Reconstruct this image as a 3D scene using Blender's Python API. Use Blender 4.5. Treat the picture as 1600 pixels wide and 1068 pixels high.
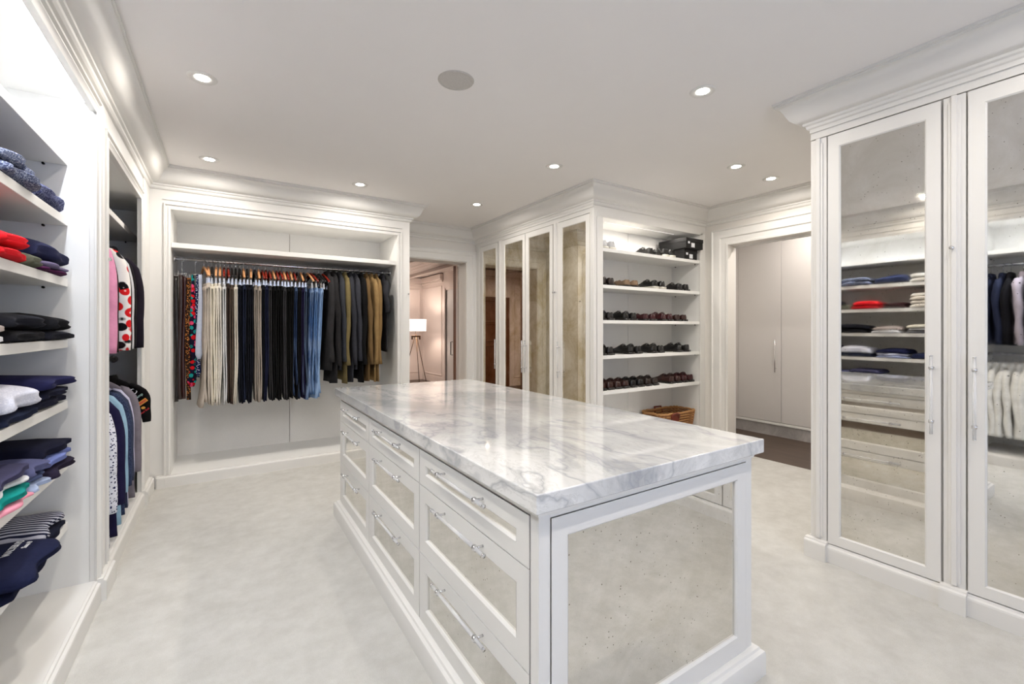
import bpy, bmesh, math, random
from mathutils import Vector, Matrix
PI = math.pi
SC = bpy.context.scene
for o in list(bpy.data.objects): bpy.data.objects.remove(o)
C = SC.collection
random.seed(7)

# ------------------------------------------------------------------ camera, world, light, exposure
H = 1.36
cam = bpy.data.cameras.new('camera'); co = bpy.data.objects.new('camera', cam); C.objects.link(co)
co.location = (0, 0, H); co.rotation_euler = (PI/2, 0, -math.atan2(450, 699))
cam.sensor_width = 36; cam.lens = 699/1600*36
cam.shift_y = -(534-513.5)/1600; cam.clip_start = .02
SC.camera = co
SC.view_settings.view_transform = 'Standard'; SC.view_settings.look = 'None'
SC.view_settings.gamma = 1; SC.view_settings.use_curve_mapping = False
SC.view_settings.exposure = 0.16
W = bpy.data.worlds.new('world'); SC.world = W; W.use_nodes = True
bg = W.node_tree.nodes['Background']; bg.inputs[0].default_value = (.60, .72, 1, 1); bg.inputs[1].default_value = 2.35
CAN_W = 8.7; STRIP_W = 13.5; HALL_W = 150

def area(name, loc, sx, sy, w, col=(1, .94, .86), rot=(0, 0, 0), parent=None, spread=PI, shape='RECTANGLE'):
    l = bpy.data.lights.new(name, 'AREA'); l.shape = shape; l.size = sx; l.size_y = sy
    l.energy = w; l.color = col; l.spread = spread
    o = bpy.data.objects.new(name, l); C.objects.link(o); o.location = loc; o.rotation_euler = rot
    if parent: o.parent = parent
    return o
# window daylight enters through the window behind the camera: a portal guides the sampling
pt = area('window_portal', (1.2, -1.66, 1.4), 2.3, 1.8, 1, (1, 1, 1), (-PI/2, 0, PI)); pt.data.cycles.is_portal = True

# ------------------------------------------------------------------ materials
def lin(h):
    c = [int(h[i:i+2], 16)/255 for i in (0, 2, 4)]
    return tuple((x/12.92 if x <= .04045 else ((x+.055)/1.055)**2.4) for x in c) + (1,)
class NT:
    def __init__(s, name):
        s.m = bpy.data.materials.new(name); s.m.use_nodes = True; s.t = s.m.node_tree
        s.b = s.t.nodes['Principled BSDF']
    def n(s, ty, **k):
        q = s.t.nodes.new(ty)
        for a, b in k.items():
            if isinstance(b, tuple) and a.startswith('i_'): pass
            setattr(q, a, b)
        return q
    def l(s, a, b): s.t.links.new(a, b)
    def coord(s, scale=(1, 1, 1), obj=False):
        tc = s.n('ShaderNodeTexCoord'); mp = s.n('ShaderNodeMapping'); mp.inputs['Scale'].default_value = scale
        s.l(tc.outputs['Object' if obj else 'Object'], mp.inputs[0]); return mp.outputs[0]
    def noise(s, vec, sc, det=4, rough=.6, dist=0):
        q = s.n('ShaderNodeTexNoise'); q.inputs['Scale'].default_value = sc; q.inputs['Detail'].default_value = det
        q.inputs['Roughness'].default_value = rough; q.inputs['Distortion'].default_value = dist
        s.l(vec, q.inputs['Vector']); return q.outputs['Fac']
    def ramp(s, fac, stops):
        q = s.n('ShaderNodeValToRGB'); e = q.color_ramp.elements
        while len(e) < len(stops): e.new(.5)
        for i, (p, c) in enumerate(stops):
            e[i].position = p; e[i].color = lin(c) if isinstance(c, str) else (c, c, c, 1)
        s.l(fac, q.inputs[0]); return q.outputs[0]
    def mix(s, fac, a, b, mode='MIX'):
        q = s.n('ShaderNodeMix'); q.data_type = 'RGBA'; q.blend_type = mode
        for inp, v in ((q.inputs[0], fac), (q.inputs[6], a), (q.inputs[7], b)):
            if isinstance(v, bpy.types.NodeSocket): s.l(v, inp)
            elif isinstance(v, (int, float)): inp.default_value = v
            else: inp.default_value = v
        return q.outputs[2]
    def bump(s, h, st=.3, d=.002):
        q = s.n('ShaderNodeBump'); q.inputs['Strength'].default_value = st; q.inputs['Distance'].default_value = d
        s.l(h, q.inputs['Height']); s.l(q.outputs[0], s.b.inputs['Normal'])
    def set(s, **k):
        for a, v in k.items():
            i = s.b.inputs[{'col': 'Base Color', 'rough': 'Roughness', 'metal': 'Metallic', 'coat': 'Coat Weight',
                            'trans': 'Transmission Weight', 'ior': 'IOR', 'sheen': 'Sheen Weight', 'ec': 'Emission Color',
                            'es': 'Emission Strength', 'coatr': 'Coat Roughness', 'spec': 'Specular IOR Level'}[a]]
            if isinstance(v, bpy.types.NodeSocket): s.l(v, i)
            else: i.default_value = v
        return s
def paint(name, hx, rough=.45, bump=.05):
    q = NT(name); v = q.coord(); nz = q.noise(v, 3, 2)
    c = lin(hx); d = tuple(x*.97 for x in c[:3])+(1,)
    q.set(col=q.mix(nz, c, d), rough=rough); return q.m
M = {}
M['paint'] = paint('white_lacquer', 'e2e0dc', .52)
M['inner'] = paint('inner_lacquer', 'ecebe8', .55)
M['ceil'] = paint('ceiling_paint', 'ebe8e6', .9)
M['wall'] = paint('wall_paint', 'e4e0da', .7)
M['hallw'] = paint('hall_panel_paint', 'e6d8d0', .55)
M['hallc'] = paint('hall_ceiling_gloss', 'd3c6bf', .16)
M['passage'] = paint('passage_cabinet_lacquer', 'd6d2cf', .5)
def mk_linen():
    q = NT('linen_back_panel'); v = q.coord((1, 1, 1)); a = q.noise(v, 6, 5); b = q.noise(q.coord((300, 300, 40)), 1, 2)
    q.set(col=q.mix(b, q.ramp(a, [(.3, 'e6e4e0'), (.7, 'edebe7')]), lin('dfddd9')), rough=.85); q.bump(b, .15, .001); return q.m
M['linen'] = mk_linen()
def mk_carpet():
    q = NT('cream_carpet'); v = q.coord(); a = q.noise(v, 1.6, 5, .6, .6); b = q.noise(v, 9, 4, .7); c = q.noise(v, 260, 3, .8)
    col = q.mix(.5, q.ramp(a, [(.3, 'bcbab3'), (.5, 'cbc9c3'), (.68, 'd5d4cf')]), q.ramp(b, [(.35, 'b9b7b0'), (.65, 'd6d5d0')]))
    q.set(col=q.mix(.25, col, q.ramp(c, [(.3, 'a09c96'), (.7, 'd8d6d2')])), rough=.98); q.bump(c, .5, .006); return q.m
M['carpet'] = mk_carpet()
def mk_wood(name, a1, a2, rough=.4, ax=(1, 12, 12)):
    q = NT(name); n = q.noise(q.coord(ax), 3, 6, .65, .8)
    q.set(col=q.ramp(n, [(.3, a1), (.7, a2)]), rough=rough); q.bump(n, .1, .001); return q.m
M['floorwood'] = mk_wood('dark_oak_floor', '4a3c33', '5d4d42', .45, (3, .6, 3))
M['brown'] = mk_wood('brown_door_wood', '5a3721', '74482c', .35, (10, 10, 1))
M['hangwood'] = mk_wood('pale_hanger_wood', 'c98a58', 'e0a878', .35, (8, 8, 8))
M['hangred'] = mk_wood('mahogany_hanger_wood', '6e1d10', '93291a', .25, (8, 8, 8))
M['hangblack'] = mk_wood('black_hanger_lacquer', '0c0a0a', '161312', .3)
def metal(name, hx, r=.12):
    q = NT(name); q.set(col=q.ramp(q.noise(q.coord(), 20, 2), [(.4, hx), (.6, hx)]), metal=1.0, rough=r); return q.m
M['chrome'] = metal('chrome', 'e2e2e4', .16)
M['darkmetal'] = metal('dark_pin_metal', '2a2826', .4)
M['bronze'] = metal('bronze', '5a4330', .35)
def mk_mirror(name, tint, dark, amt):
    q = NT(name); v = q.coord(); n1 = q.noise(v, 3.5, 6, .7, .5)
    vo = q.n('ShaderNodeTexVoronoi'); vo.inputs['Scale'].default_value = 52; q.l(v, vo.inputs['Vector'])
    n3 = q.noise(v, 5, 3, .6)
    # specks: small voronoi dots kept only where a larger noise allows them
    sub = q.n('ShaderNodeMath', operation='MULTIPLY'); q.l(vo.outputs['Distance'], sub.inputs[0])
    sub.inputs[1].default_value = 1.0
    sp = q.ramp(sub.outputs[0], [(.07, 1.0), (.13, 0.0)])
    gate = q.ramp(q.noise(v, 13, 2, .5), [(.44, 0.0), (.54, 1.0)])
    mu = q.n('ShaderNodeMath', operation='MULTIPLY'); q.l(sp, mu.inputs[0]); q.l(gate, mu.inputs[1])
    base = q.ramp(n1, [(.36, dark), (.62, tint)])
    base = q.mix(amt, lin(tint), base)
    q.set(col=q.mix(mu.outputs[0], base, lin('6b6558')), metal=1.0, rough=q.ramp(n3, [(.4, .015), (.75, .05)])); return q.m
M['mirror'] = mk_mirror('antiqued_mirror', 'eae8e3', 'ccc8bd', .55)
M['mirrorw'] = mk_mirror('warm_antiqued_mirror', 'e6dfd0', 'bfb08f', .9)  # mottling is antiqued glass; the warm tint paints in the tower's warm reflections
def mk_marble(name, big=False):
    q = NT(name); v = q.coord((1, .55, 1)) if big else q.coord((1.6, 1.6, 1.0))
    w = q.noise(v, 1.3, 6, .6, 1.2)
    warp = q.n('ShaderNodeTexNoise'); warp.inputs['Scale'].default_value = 1.6; warp.inputs['Detail'].default_value = 5; q.l(v, warp.inputs['Vector'])
    vadd = q.n('ShaderNodeVectorMath', operation='SCALE'); q.l(warp.outputs['Color'], vadd.inputs[0]); vadd.inputs['Scale'].default_value = 1.5
    va = q.n('ShaderNodeVectorMath', operation='ADD'); q.l(v, va.inputs[0]); q.l(vadd.outputs[0], va.inputs[1])
    n2 = q.noise(va.outputs[0], 1.7, 5, .55)
    ab = q.n('ShaderNodeMath', operation='SUBTRACT'); q.l(n2, ab.inputs[0]); ab.inputs[1].default_value = .5
    ab2 = q.n('ShaderNodeMath', operation='ABSOLUTE'); q.l(ab.outputs[0], ab2.inputs[0])
    vein = q.ramp(ab2.outputs[0], [(0.0, .72), (.010, .40), (.04, 0.0)])
    fine = q.noise(va.outputs[0], 6, 8, .7)
    ab3 = q.n('ShaderNodeMath', operation='SUBTRACT'); q.l(fine, ab3.inputs[0]); ab3.inputs[1].default_value = .52
    ab4 = q.n('ShaderNodeMath', operation='ABSOLUTE'); q.l(ab3.outputs[0], ab4.inputs[0])
    vf = q.ramp(ab4.outputs[0], [(0.0, .35), (.02, 0.0)])
    base = q.ramp(w, [(.36, 'b2b3b4'), (.5, 'cfcfce'), (.62, 'e6e5e3')])
    c1 = q.mix(vein, base, lin('9a9da3')); c2 = q.mix(vf, c1, lin('a9a8a4'))
    q.set(col=c2, rough=.07, coat=.3, coatr=.03); return q.m
M['marble'] = mk_marble('veined_white_marble', True)
def mk_gm():
    q = NT('grey_stone'); v = q.coord(); q.set(col=q.ramp(q.noise(v, 4, 8, .7, 1), [(.3, '8e8a88'), (.5, 'a8a4a2'), (.7, 'bcb8b5')]), rough=.35); return q.m
M['greystone'] = mk_gm()
q = NT('clear_acrylic'); q.set(col=(1, 1, 1, 1), trans=.55, rough=.08, ior=1.3); M['acrylic'] = q.m
q = NT('window_glass'); q.set(col=(1, 1, 1, 1), trans=1.0, rough=0.0, ior=1.01); M['glass'] = q.m
def emit(name, col, s):
    q = NT(name); q.set(col=(.9, .9, .9, 1), ec=col, es=s); return q.m
M['lens'] = emit('lamp_lens', (1, .95, .88, 1), 22)
M['ledsoft'] = emit('soft_led_strip', (1, .95, .88, 1), .35)
M['led'] = emit('led_strip', (.93, .95, 1, 1), 9)
M['shade'] = emit('lit_lamp_shade', (1, .9, .82, 1), 1.5)
def mk_grille():
    q = NT('speaker_mesh'); v = q.n('ShaderNodeTexVoronoi'); v.inputs['Scale'].default_value = 300; q.l(q.coord(), v.inputs['Vector'])
    q.set(col=q.ramp(v.outputs['Distance'], [(.2, 'a8a49f'), (.5, 'c2beb9')]), rough=.6); return q.m
M['grille'] = mk_grille()
_fab = {}
def fabric(hx, kind='plain', hx2=None, name=None):
    k = (hx, kind, hx2)
    if k in _fab: return _fab[k]
    q = NT(name or ('fabric_'+kind)); v = q.coord(); n = q.noise(v, 14, 5, .65); w = q.noise(v, 420, 2, .6)
    c = lin(hx); dk = tuple(x*.72 for x in c[:3])+(1,); lt = tuple(min(1, x*1.25+.004) for x in c[:3])+(1,)
    col = q.mix(n, dk, lt)
    if kind == 'denim':
        m = q.noise(q.coord((1, 1, .25)), 9, 4, .7); col = q.mix(q.ramp(m, [(.42, 0.0), (.7, .75)]), col, lin(hx2))
    elif kind == 'heather':
        m = q.noise(v, 170, 3, .8); col = q.mix(q.ramp(m, [(.5, 0.0), (.62, .8)]), col, lin(hx2))
    elif kind in ('stripe', 'pin'):
        wv = q.n('ShaderNodeTexWave'); wv.wave_type = 'BANDS'; wv.bands_direction = 'Z' if kind == 'pin' else 'Y'
        wv.inputs['Scale'].default_value = 26 if kind == 'pin' else 10.5; wv.inputs['Distortion'].default_value = .5; q.l(v, wv.inputs['Vector'])
        col = q.mix(q.ramp(wv.outputs['Fac'], [(.46, 0.0), (.54, 1.0)]), col, lin(hx2))
    elif kind == 'dots':
        vo = q.n('ShaderNodeTexVoronoi'); vo.inputs['Scale'].default_value = 75; q.l(v, vo.inputs['Vector'])
        col = q.mix(q.ramp(vo.outputs['Distance'], [(.28, 1.0), (.4, 0.0)]), col, lin(hx2))
    elif kind == 'bloom':
        vo = q.n('ShaderNodeTexVoronoi'); vo.inputs['Scale'].default_value = 17 if hx2 == 'red' else 30; q.l(v, vo.inputs['Vector'])
        sep = q.n('ShaderNodeSeparateColor'); q.l(vo.outputs['Color'], sep.inputs[0])
        cc = q.ramp(sep.outputs[0], [(0.0, 'c4141c'), (.45, 'c4141c'), (.46, '14101c'), (.66, '14101c'), (.67, '1c8f8a'), (.8, '1c8f8a'), (.81, 'e0466e')])
        if hx2 == 'red': cc = q.ramp(sep.outputs[0], [(0.0, 'd21e22'), (.6, 'd21e22'), (.61, '141014'), (.95, '141014'), (.96, '4a1550')])
        mask = q.ramp(vo.outputs['Distance'], [(.5, 1.0), (.56, 0.0)])
        col = q.mix(mask, lin(hx), cc)
        if hx2 == 'red': col = q.mix(q.ramp(vo.outputs['Distance'], [(.08, 1.0), (.16, 0.0)]), col, lin('f2ddd8'))
    q.set(col=col, rough=.95, spec=.15); q.bump(n, .5, .006)
    _fab[k] = q.m; return q.m
def leather(hx):
    k = ('L', hx)
    if k in _fab: return _fab[k]
    q = NT('leather'); v = q.coord(); n = q.noise(v, 30, 4)
    c = lin(hx); q.set(col=q.mix(n, tuple(x*.7 for x in c[:3])+(1,), c), rough=.32, coat=.25); q.bump(n, .1, .001); _fab[k] = q.m; return q.m

# ------------------------------------------------------------------ mesh helpers
class MB:
    def __init__(s): s.v = []; s.f = []
    def add(s, vs, fs):
        b = len(s.v); s.v += [tuple(v) for v in vs]; s.f += [tuple(b+i for i in f) for f in fs]; return s
    def box(s, x0, x1, y0, y1, z0, z1):
        x0, x1 = sorted((x0, x1)); y0, y1 = sorted((y0, y1)); z0, z1 = sorted((z0, z1))
        return s.add([(x0, y0, z0), (x1, y0, z0), (x1, y1, z0), (x0, y1, z0), (x0, y0, z1), (x1, y0, z1), (x1, y1, z1), (x0, y1, z1)],
                     [(0, 3, 2, 1), (4, 5, 6, 7), (0, 1, 5, 4), (1, 2, 6, 5), (2, 3, 7, 6), (3, 0, 4, 7)])
    def loft(s, rings, closed=True, caps=True):
        n = len(rings[0]); vs = [p for r in rings for p in r]; fs = []
        for i in range(len(rings)-1):
            for j in range(n if closed else n-1):
                k = (j+1) % n; fs.append((i*n+j, i*n+k, (i+1)*n+k, (i+1)*n+j))
        if caps and closed:
            fs.append(tuple(range(n-1, -1, -1))); b = (len(rings)-1)*n; fs.append(tuple(range(b, b+n)))
        return s.add(vs, fs)
    def tube(s, pts, r, n=8, caps=True):
        pts = [Vector(p) for p in pts]; rings = []; up = None
        rr = r if isinstance(r, (list, tuple)) else [r]*len(pts)
        for i, p in enumerate(pts):
            t = (pts[min(i+1, len(pts)-1)]-pts[max(i-1, 0)]).normalized()
            if up is None: up = Vector((0, 0, 1)) if abs(t.z) < .9 else Vector((1, 0, 0))
            a = t.cross(up); a.normalize(); b = a.cross(t); up = b if b.length > 0 else up
            rings.append([p+(a*math.cos(2*PI*k/n)+b*math.sin(2*PI*k/n))*rr[i] for k in range(n)])
        return s.loft(rings, True, caps)
    def disc(s, c, r, z0, z1, n=24):
        return s.loft([[(c[0]+r*math.cos(2*PI*k/n), c[1]+r*math.sin(2*PI*k/n), z) for k in range(n)] for z in (z0, z1)])
    def sweep(s, path, prof, to3, closed=False):
        # path: 2D points; prof: (offset to the right of travel, height); mitred corners
        n = len(path); rings = []
        for i in range(n):
            P = Vector(path[i]); a = b = None
            if closed or i > 0: a = (P-Vector(path[(i-1) % n])).normalized()
            if closed or i < n-1: b = (Vector(path[(i+1) % n])-P).normalized()
            a = a or b; b = b or a
            na = Vector((a.y, -a.x)); nb = Vector((b.y, -b.x)); m = (na+nb)
            m = m/(m.dot(na)) if abs(m.dot(na)) > 1e-6 else na
            rings.append([to3(P.x+m.x*o, P.y+m.y*o, h) for o, h in prof])
        if closed: rings.append(rings[0])
        return s.loft(rings, False, False)
    def build(s, name, mat, parent=None, smooth=False, bevel=0, world=True, sub=0):
        me = bpy.data.meshes.new(name); me.from_pydata(s.v, [], s.f)
        bm = bmesh.new(); bm.from_mesh(me); bmesh.ops.remove_doubles(bm, verts=bm.verts, dist=1e-6)
        bmesh.ops.recalc_face_normals(bm, faces=bm.faces); bm.to_mesh(me); bm.free()
        if smooth:
            for p in me.polygons: p.use_smooth = True
        me.materials.append(mat if not isinstance(mat, str) else M[mat])
        o = bpy.data.objects.new(name, me); C.objects.link(o)
        if parent:
            o.parent = parent
            if world:
                q = parent; L = Vector(q.location)
                while q.parent: q = q.parent; L += Vector(q.location)
                o.location = -L
        if bevel:
            bv = o.modifiers.new('bevel', 'BEVEL'); bv.width = bevel; bv.segments = 2; bv.limit_method = 'ANGLE'
        if sub:
            sb = o.modifiers.new('sub', 'SUBSURF'); sb.levels = sub; sb.render_levels = sub
        return o
def tag(o, label, cat, group=None, kind=None):
    o['label'] = label
    if cat: o['category'] = cat
    if group: o['group'] = group
    if kind: o['kind'] = kind
    return o
def thing(name, label, cat, loc=(0, 0, 0), rz=0, group=None, kind=None):
    o = bpy.data.objects.new(name, None); C.objects.link(o); o.location = loc; o.rotation_euler = (0, 0, rz)
    o.empty_display_size = .1
    return tag(o, label, cat, group, kind)
def inst(name, me, mat, parent, loc=(0, 0, 0), rot=(0, 0, 0), sc=(1, 1, 1)):
    o = bpy.data.objects.new(name, me); C.objects.link(o)
    if mat is not None:
        o.material_slots[0].link = 'OBJECT'; o.material_slots[0].material = mat if not isinstance(mat, str) else M[mat]
    if parent: o.parent = parent
    o.location = loc; o.rotation_euler = rot; o.scale = sc
    return o
def mesh(mb, name, smooth=True):
    o = mb.build(name, 'paint', None, smooth); me = o.data; bpy.data.objects.remove(o); return me
class Face:
    """a vertical plane: s runs along it, d stands out of it into the room"""
    def __init__(s, axis, c, sg): s.axis, s.c, s.sg = axis, c, sg
    def p(s, a, z, d): return (s.c+s.sg*d, a, z) if s.axis == 'x' else (a, s.c+s.sg*d, z)
    def box(s, mb, a0, a1, z0, z1, d0, d1):
        p, q = s.p(a0, z0, d0), s.p(a1, z1, d1); return mb.box(p[0], q[0], p[1], q[1], p[2], q[2])
    def casing(s, mb, a0, a1, z0, z1, prof, open_bottom=True):
        # profile offset: outwards from the opening edge
        if open_bottom: path = [(a1, z0), (a1, z1), (a0, z1), (a0, z0)]; cl = False
        else: path = [(a1, z0), (a1, z1), (a0, z1), (a0, z0)]; cl = True
        return mb.sweep(path, prof, lambda x, y, h: s.p(x, y, h), cl)
def ordn(i):
    w = 'first second third fourth fifth sixth seventh eighth ninth tenth eleventh twelfth thirteenth fourteenth fifteenth sixteenth seventeenth eighteenth nineteenth twentieth twenty-first twenty-second twenty-third twenty-fourth twenty-fifth twenty-sixth twenty-seventh twenty-eighth twenty-ninth thirtieth thirty-first thirty-second'.split()
    return w[i]

# ------------------------------------------------------------------ setting
HC = 2.735; XL = -.54; YB = 4.85; YD = 5.6; XT = 2.99; YT = 3.19; XP = 4.755; YR = 1.295; YN = -1.6; XCR = 1.754
def struct(name, mb, mat, label, smooth=False, bevel=0, parent=None):
    o = mb.build(name, mat, parent, smooth, bevel)
    if not parent: tag(o, label, None, None, 'structure')
    return o
struct('floor', MB().box(-1.25, XP, YN-.1, YD+.3, -.05, 0), 'carpet', 'cream cut pile carpet covering the dressing room floor')
struct('ceiling', MB().box(-1.25, XP+.05, YN-.1, YD+.25, HC, HC+.05), 'ceil', 'smooth pale ceiling with recessed lights')
m = MB(); m.box(-1.25, XL-.66, YN-.1, YD+.3, 0, HC); struct('wall_left', m, 'wall', 'white wall behind the left built-in cabinets')
m = MB(); m.box(XL, .05, YN-.12, YN, 0, HC); m.box(2.35, 4.8, YN-.12, YN, 0, HC); m.box(.05, 2.35, YN-.12, YN, 0, .5); m.box(.05, 2.35, YN-.12, YN, 2.3, HC)
struct('wall_rear', m, 'wall', 'white wall with a wide window behind the viewpoint')
w = thing('window_1', 'wide white framed window with two panes', None, (1.2, YN-.06, .5), 0, None, 'structure')
m = MB()
for a in (.05, 1.17, 2.29): m.box(a, a+.06, YN-.09, YN-.03, .5, 2.3)
m.box(.05, 2.35, YN-.09, YN-.03, .5, .56); m.box(.05, 2.35, YN-.09, YN-.03, 2.24, 2.3); m.build('window_frame', 'paint', w)
for a in (.11, 1.23): MB().box(a, a+1.06, YN-.065, YN-.06, .56, 2.24).build('pane', 'glass', w)
m = MB(); m.box(XCR-.0, 1.93, YD, YD+.28, 0, HC); m.box(2.85, 3.05, YD, YD+.28, 0, HC); m.box(1.93, 2.85, YD, YD+.28, 2.29, HC)
struct('wall_back', m, 'wall', 'white wall around the doorway into the panelled hall')
m = MB(); m.box(XP, XP+.12, 2.905, YD, 0, HC); m.box(XP, XP+.12, 1.0, 1.32, 0, HC); m.box(XP, XP+.12, 1.32, 2.905, 2.30, HC)
struct('wall_right', m, 'wall', 'white wall around the cased opening to the passage')
struct('wall_side', MB().box(3.6, XP, YR-.1, YR-.0, 0, HC), 'wall', 'short white wall beside the right mirrored cabinet')
struct('wall_near', MB().box(3.55, 3.65, YN, YR, 0, HC), 'wall', 'white wall behind the right mirrored cabinets')
# crown moulding: cyma profile, mitred round every corner
CR = [(0, 2.552), (.012, 2.556), (.02, 2.566), (.022, 2.58), (.034, 2.586), (.036, 2.598), (.052, 2.602), (.07, 2.61), (.088, 2.627), (.1, 2.65), (.11, 2.674),
      (.122, 2.694), (.138, 2.706), (.148, 2.708), (.148, 2.718), (.156, 2.72), (.156, 2.738), (0, 2.738)]
cpath = [(XL, YN), (XL, YB), (XCR, YB), (XCR, YD), (XT, YD), (XT, YT), (XP, YT), (XP, YR), (XT, YR), (XT, YN)]
m = MB(); m.sweep(cpath, CR, lambda x, y, z: (x, y, z)); m.sweep([(XT, YN), (XL, YN)], CR, lambda x, y, z: (x, y, z))
o = struct('trim_1', m, 'paint', 'deep white crown moulding running round the top of the room', True)
o.modifiers.new('es', 'EDGE_SPLIT').split_angle = math.radians(28)
# frieze boards filling between cabinet heads and crown are part of each cabinet below

CAS = [(-.0, 0), (-.0, .012), (.012, .018), (.02, .012), (.085, .014), (.092, .024), (.11, .03), (.128, .026), (.136, .034), (.15, .034), (.155, 0)]
CASW = [(0, 0), (0, .014), (.02, .02), (.03, .014), (.075, .02), (.085, .034), (.12, .04), (.16, .036), (.17, .05), (.18, .05), (.182, 0)]
def es(o, a=30): o.modifiers.new('es', 'EDGE_SPLIT').split_angle = math.radians(a); return o
fb = Face('y', YD, -1); m = MB(); fb.casing(m, 1.93, 2.85, 0, 2.29, CAS)
es(struct('trim_2', m, 'paint', 'stepped white casing round the doorway in the back wall', True))
m = MB(); m.box(1.925, 1.936, YD+.001, YD+.279, 0, 2.289); m.box(2.844, 2.855, YD+.001, YD+.279, 0, 2.289); m.box(1.936, 2.844, YD+.001, YD+.279, 2.284, 2.295)
struct('trim_3', m, 'wall', 'deep flat jamb lining inside the back doorway')
fp = Face('x', XP, -1); m = MB(); fp.casing(m, 1.32, 2.905, 0, 2.30, CASW)
es(struct('trim_4', m, 'paint', 'broad fluted white casing round the opening on the right', True))
m = MB(); m.box(XP+.12, XP+.15, 1.32, 2.905, 2.28, 2.42); m.box(XP+.12, XP+.15, 2.905, 3.05, 0, 2.42); struct('trim_5', m, 'paint', 'flat casing on the far side of the passage opening')
m = MB(); m.box(XP-.015, XP, 3.087, YT, 0, .12); struct('baseboard_right', m, 'paint', 'short white baseboard between casing and shoe cabinet')
m = MB(); m.box(3.0, 3.59, YR, YR+.018, 0, .11); m.box(3.59, XP, YR, YR+.018, 0, .11); struct('baseboard_side', m, 'paint', 'white baseboard beside the right mirrored cabinet')
m = MB(); m.box(XCR, 1.775, YD-.02, YD, 0, .14); struct('baseboard_back', m, 'paint', 'short white baseboard left of the doorway')

# ------------------------------------------------------------------ hall beyond the back doorway
m = MB()
m.box(-2.6, 4.6, YD+.28, 11.6, -.05, 0); struct('floor', m, 'floorwood', 'dark wood floor of the panelled hall')
hc = thing('ceiling', 'glossy boarded hall ceiling with shallow beams', None, (1, 8, HC), 0, None, 'structure')
for i in range(40):
    x0 = -2.6+i*.18; MB().box(x0+.004, x0+.176, YD+.26, 11.6, HC+.0, HC+.03).build('plank', 'hallc', hc, False, .004)
for i in range(8): MB().box(-2.3+i*.9, -2.3+i*.9+.13, YD+.28, 11.5, HC-.07, HC).build('beam', 'hallc', hc, False, .01)
def panelled(name, label, F, a0, a1, panels, mat='hallw', top=HC, z0=.22, z1=2.4):
    t = thing(name, label, None, F.p((a0+a1)/2, 0, 0), 0, None, 'structure')
    m = MB(); F.box(m, a0, a1, 0, top, -.1, 0); m.build('wall_surface', mat, t)
    m = MB(); F.box(m, a0, a1, 0, .15, 0, .018); F.box(m, a0, a1, .15, .17, 0, .01); m.build('baseboard', mat, t)
    m = MB(); F.box(m, a0, a1, top-.16, top-.02, 0, .09); F.box(m, a0, a1, top-.22, top-.16, 0, .04); m.build('cornice', mat, t, False, .015)
    for (b0, b1) in panels:
        m = MB(); F.casing(m, b0, b1, z0, z1, [(0, 0), (0, .012), (.02, .018), (.03, 0)], False); m.build('panel_moulding', mat, t)
    return t
panelled('wall_hall_end', 'pinkish white panelled end wall of the hall', Face('y', 11.5, -1), -2.6, 4.53, [(4.5-1.25*i-1.1, 4.5-1.25*i-.08) for i in range(5)])
panelled('wall_hall_right', 'pinkish white panelled right wall of the hall with wall-washed light', Face('x', 4.53, -1), 10.15, 11.5, [(10.25, 11.42)])
m = MB(); m.box(4.53, 4.6, YD+.28, 9.0, 0, HC); m.box(4.53, 4.6, 9.0, 10.15, 2.3, HC); struct('wall_hall_near', m, 'hallw', 'hall wall running on towards the dressing room')
m = MB(); m.box(4.505, 4.53, 10.02, 10.15, 0, 2.34); struct('trim_6', m, 'hallw', 'casing beside the hall side door')
d = thing('door_2', 'closed grey white door in the hall side wall', None, (4.57, 9.5, 0), 0, None, 'structure')
MB().box(4.56, 4.6, 9.0, 10.15, 0, 2.3).build('door_leaf', 'passage', d)
panelled('wall_hall_left', 'panelled hall partition seen only in the mirrored doors', Face('y', 9.0, -1), -2.6, 1.5, [(-.42, .12), (-1.1, -.52), (-1.8, -1.2)])
m = MB(); m.box(-2.7, -2.6, YD, 11.6, 0, HC); m.box(-2.6, -1.15, YD+.2, YD+.28, 0, HC); m.box(-1.15, XCR+.1, YD+.02, YD+.28, 0, HC); m.box(3.0, 4.6, YD+.2, YD+.28, 0, HC)
struct('wall_hall_back', m, 'hallw', 'hall side of the dressing room wall')
d = thing('door_3', 'brown panelled wood door in the hall partition', None, (.72, 8.97, 0), 0, None, 'structure')
MB().box(.3, 1.15, 8.955, 8.99, 0, 2.1).build('door_leaf', 'brown', d)
for z0, z1 in ((.15, .95), (1.1, 1.45), (1.55, 1.98)):
    m = MB(); Face('y', 8.955, -1).casing(m, .42, 1.03, z0, z1, [(0, 0), (0, .012), (.03, .016), (.04, 0)], False); m.build('panel_moulding', 'brown', d)
for nm, hx_, hy_, ang, lab in (('door_4', 2.81, 5.9, math.atan2(.43, .9), 'brown wood door leaf folded open at the right jamb of the doorway'),
                          ('door_5', 1.96, 5.9, -.5, 'brown wood door leaf folded open at the left jamb of the doorway')):
    d = thing(nm, lab, None, (hx_, hy_, .01), -ang, None, 'structure')
    MB().box(-.02, .02, 0, .46, 0, 2.26).build('door_leaf', 'brown', d, world=False)
    MB().tube([(-.03, .4, .95), (-.06, .4, .95), (-.06, .4, 1.15), (-.03, .4, 1.15)], .007).build('handle', 'darkmetal', d, True, world=False)
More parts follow.
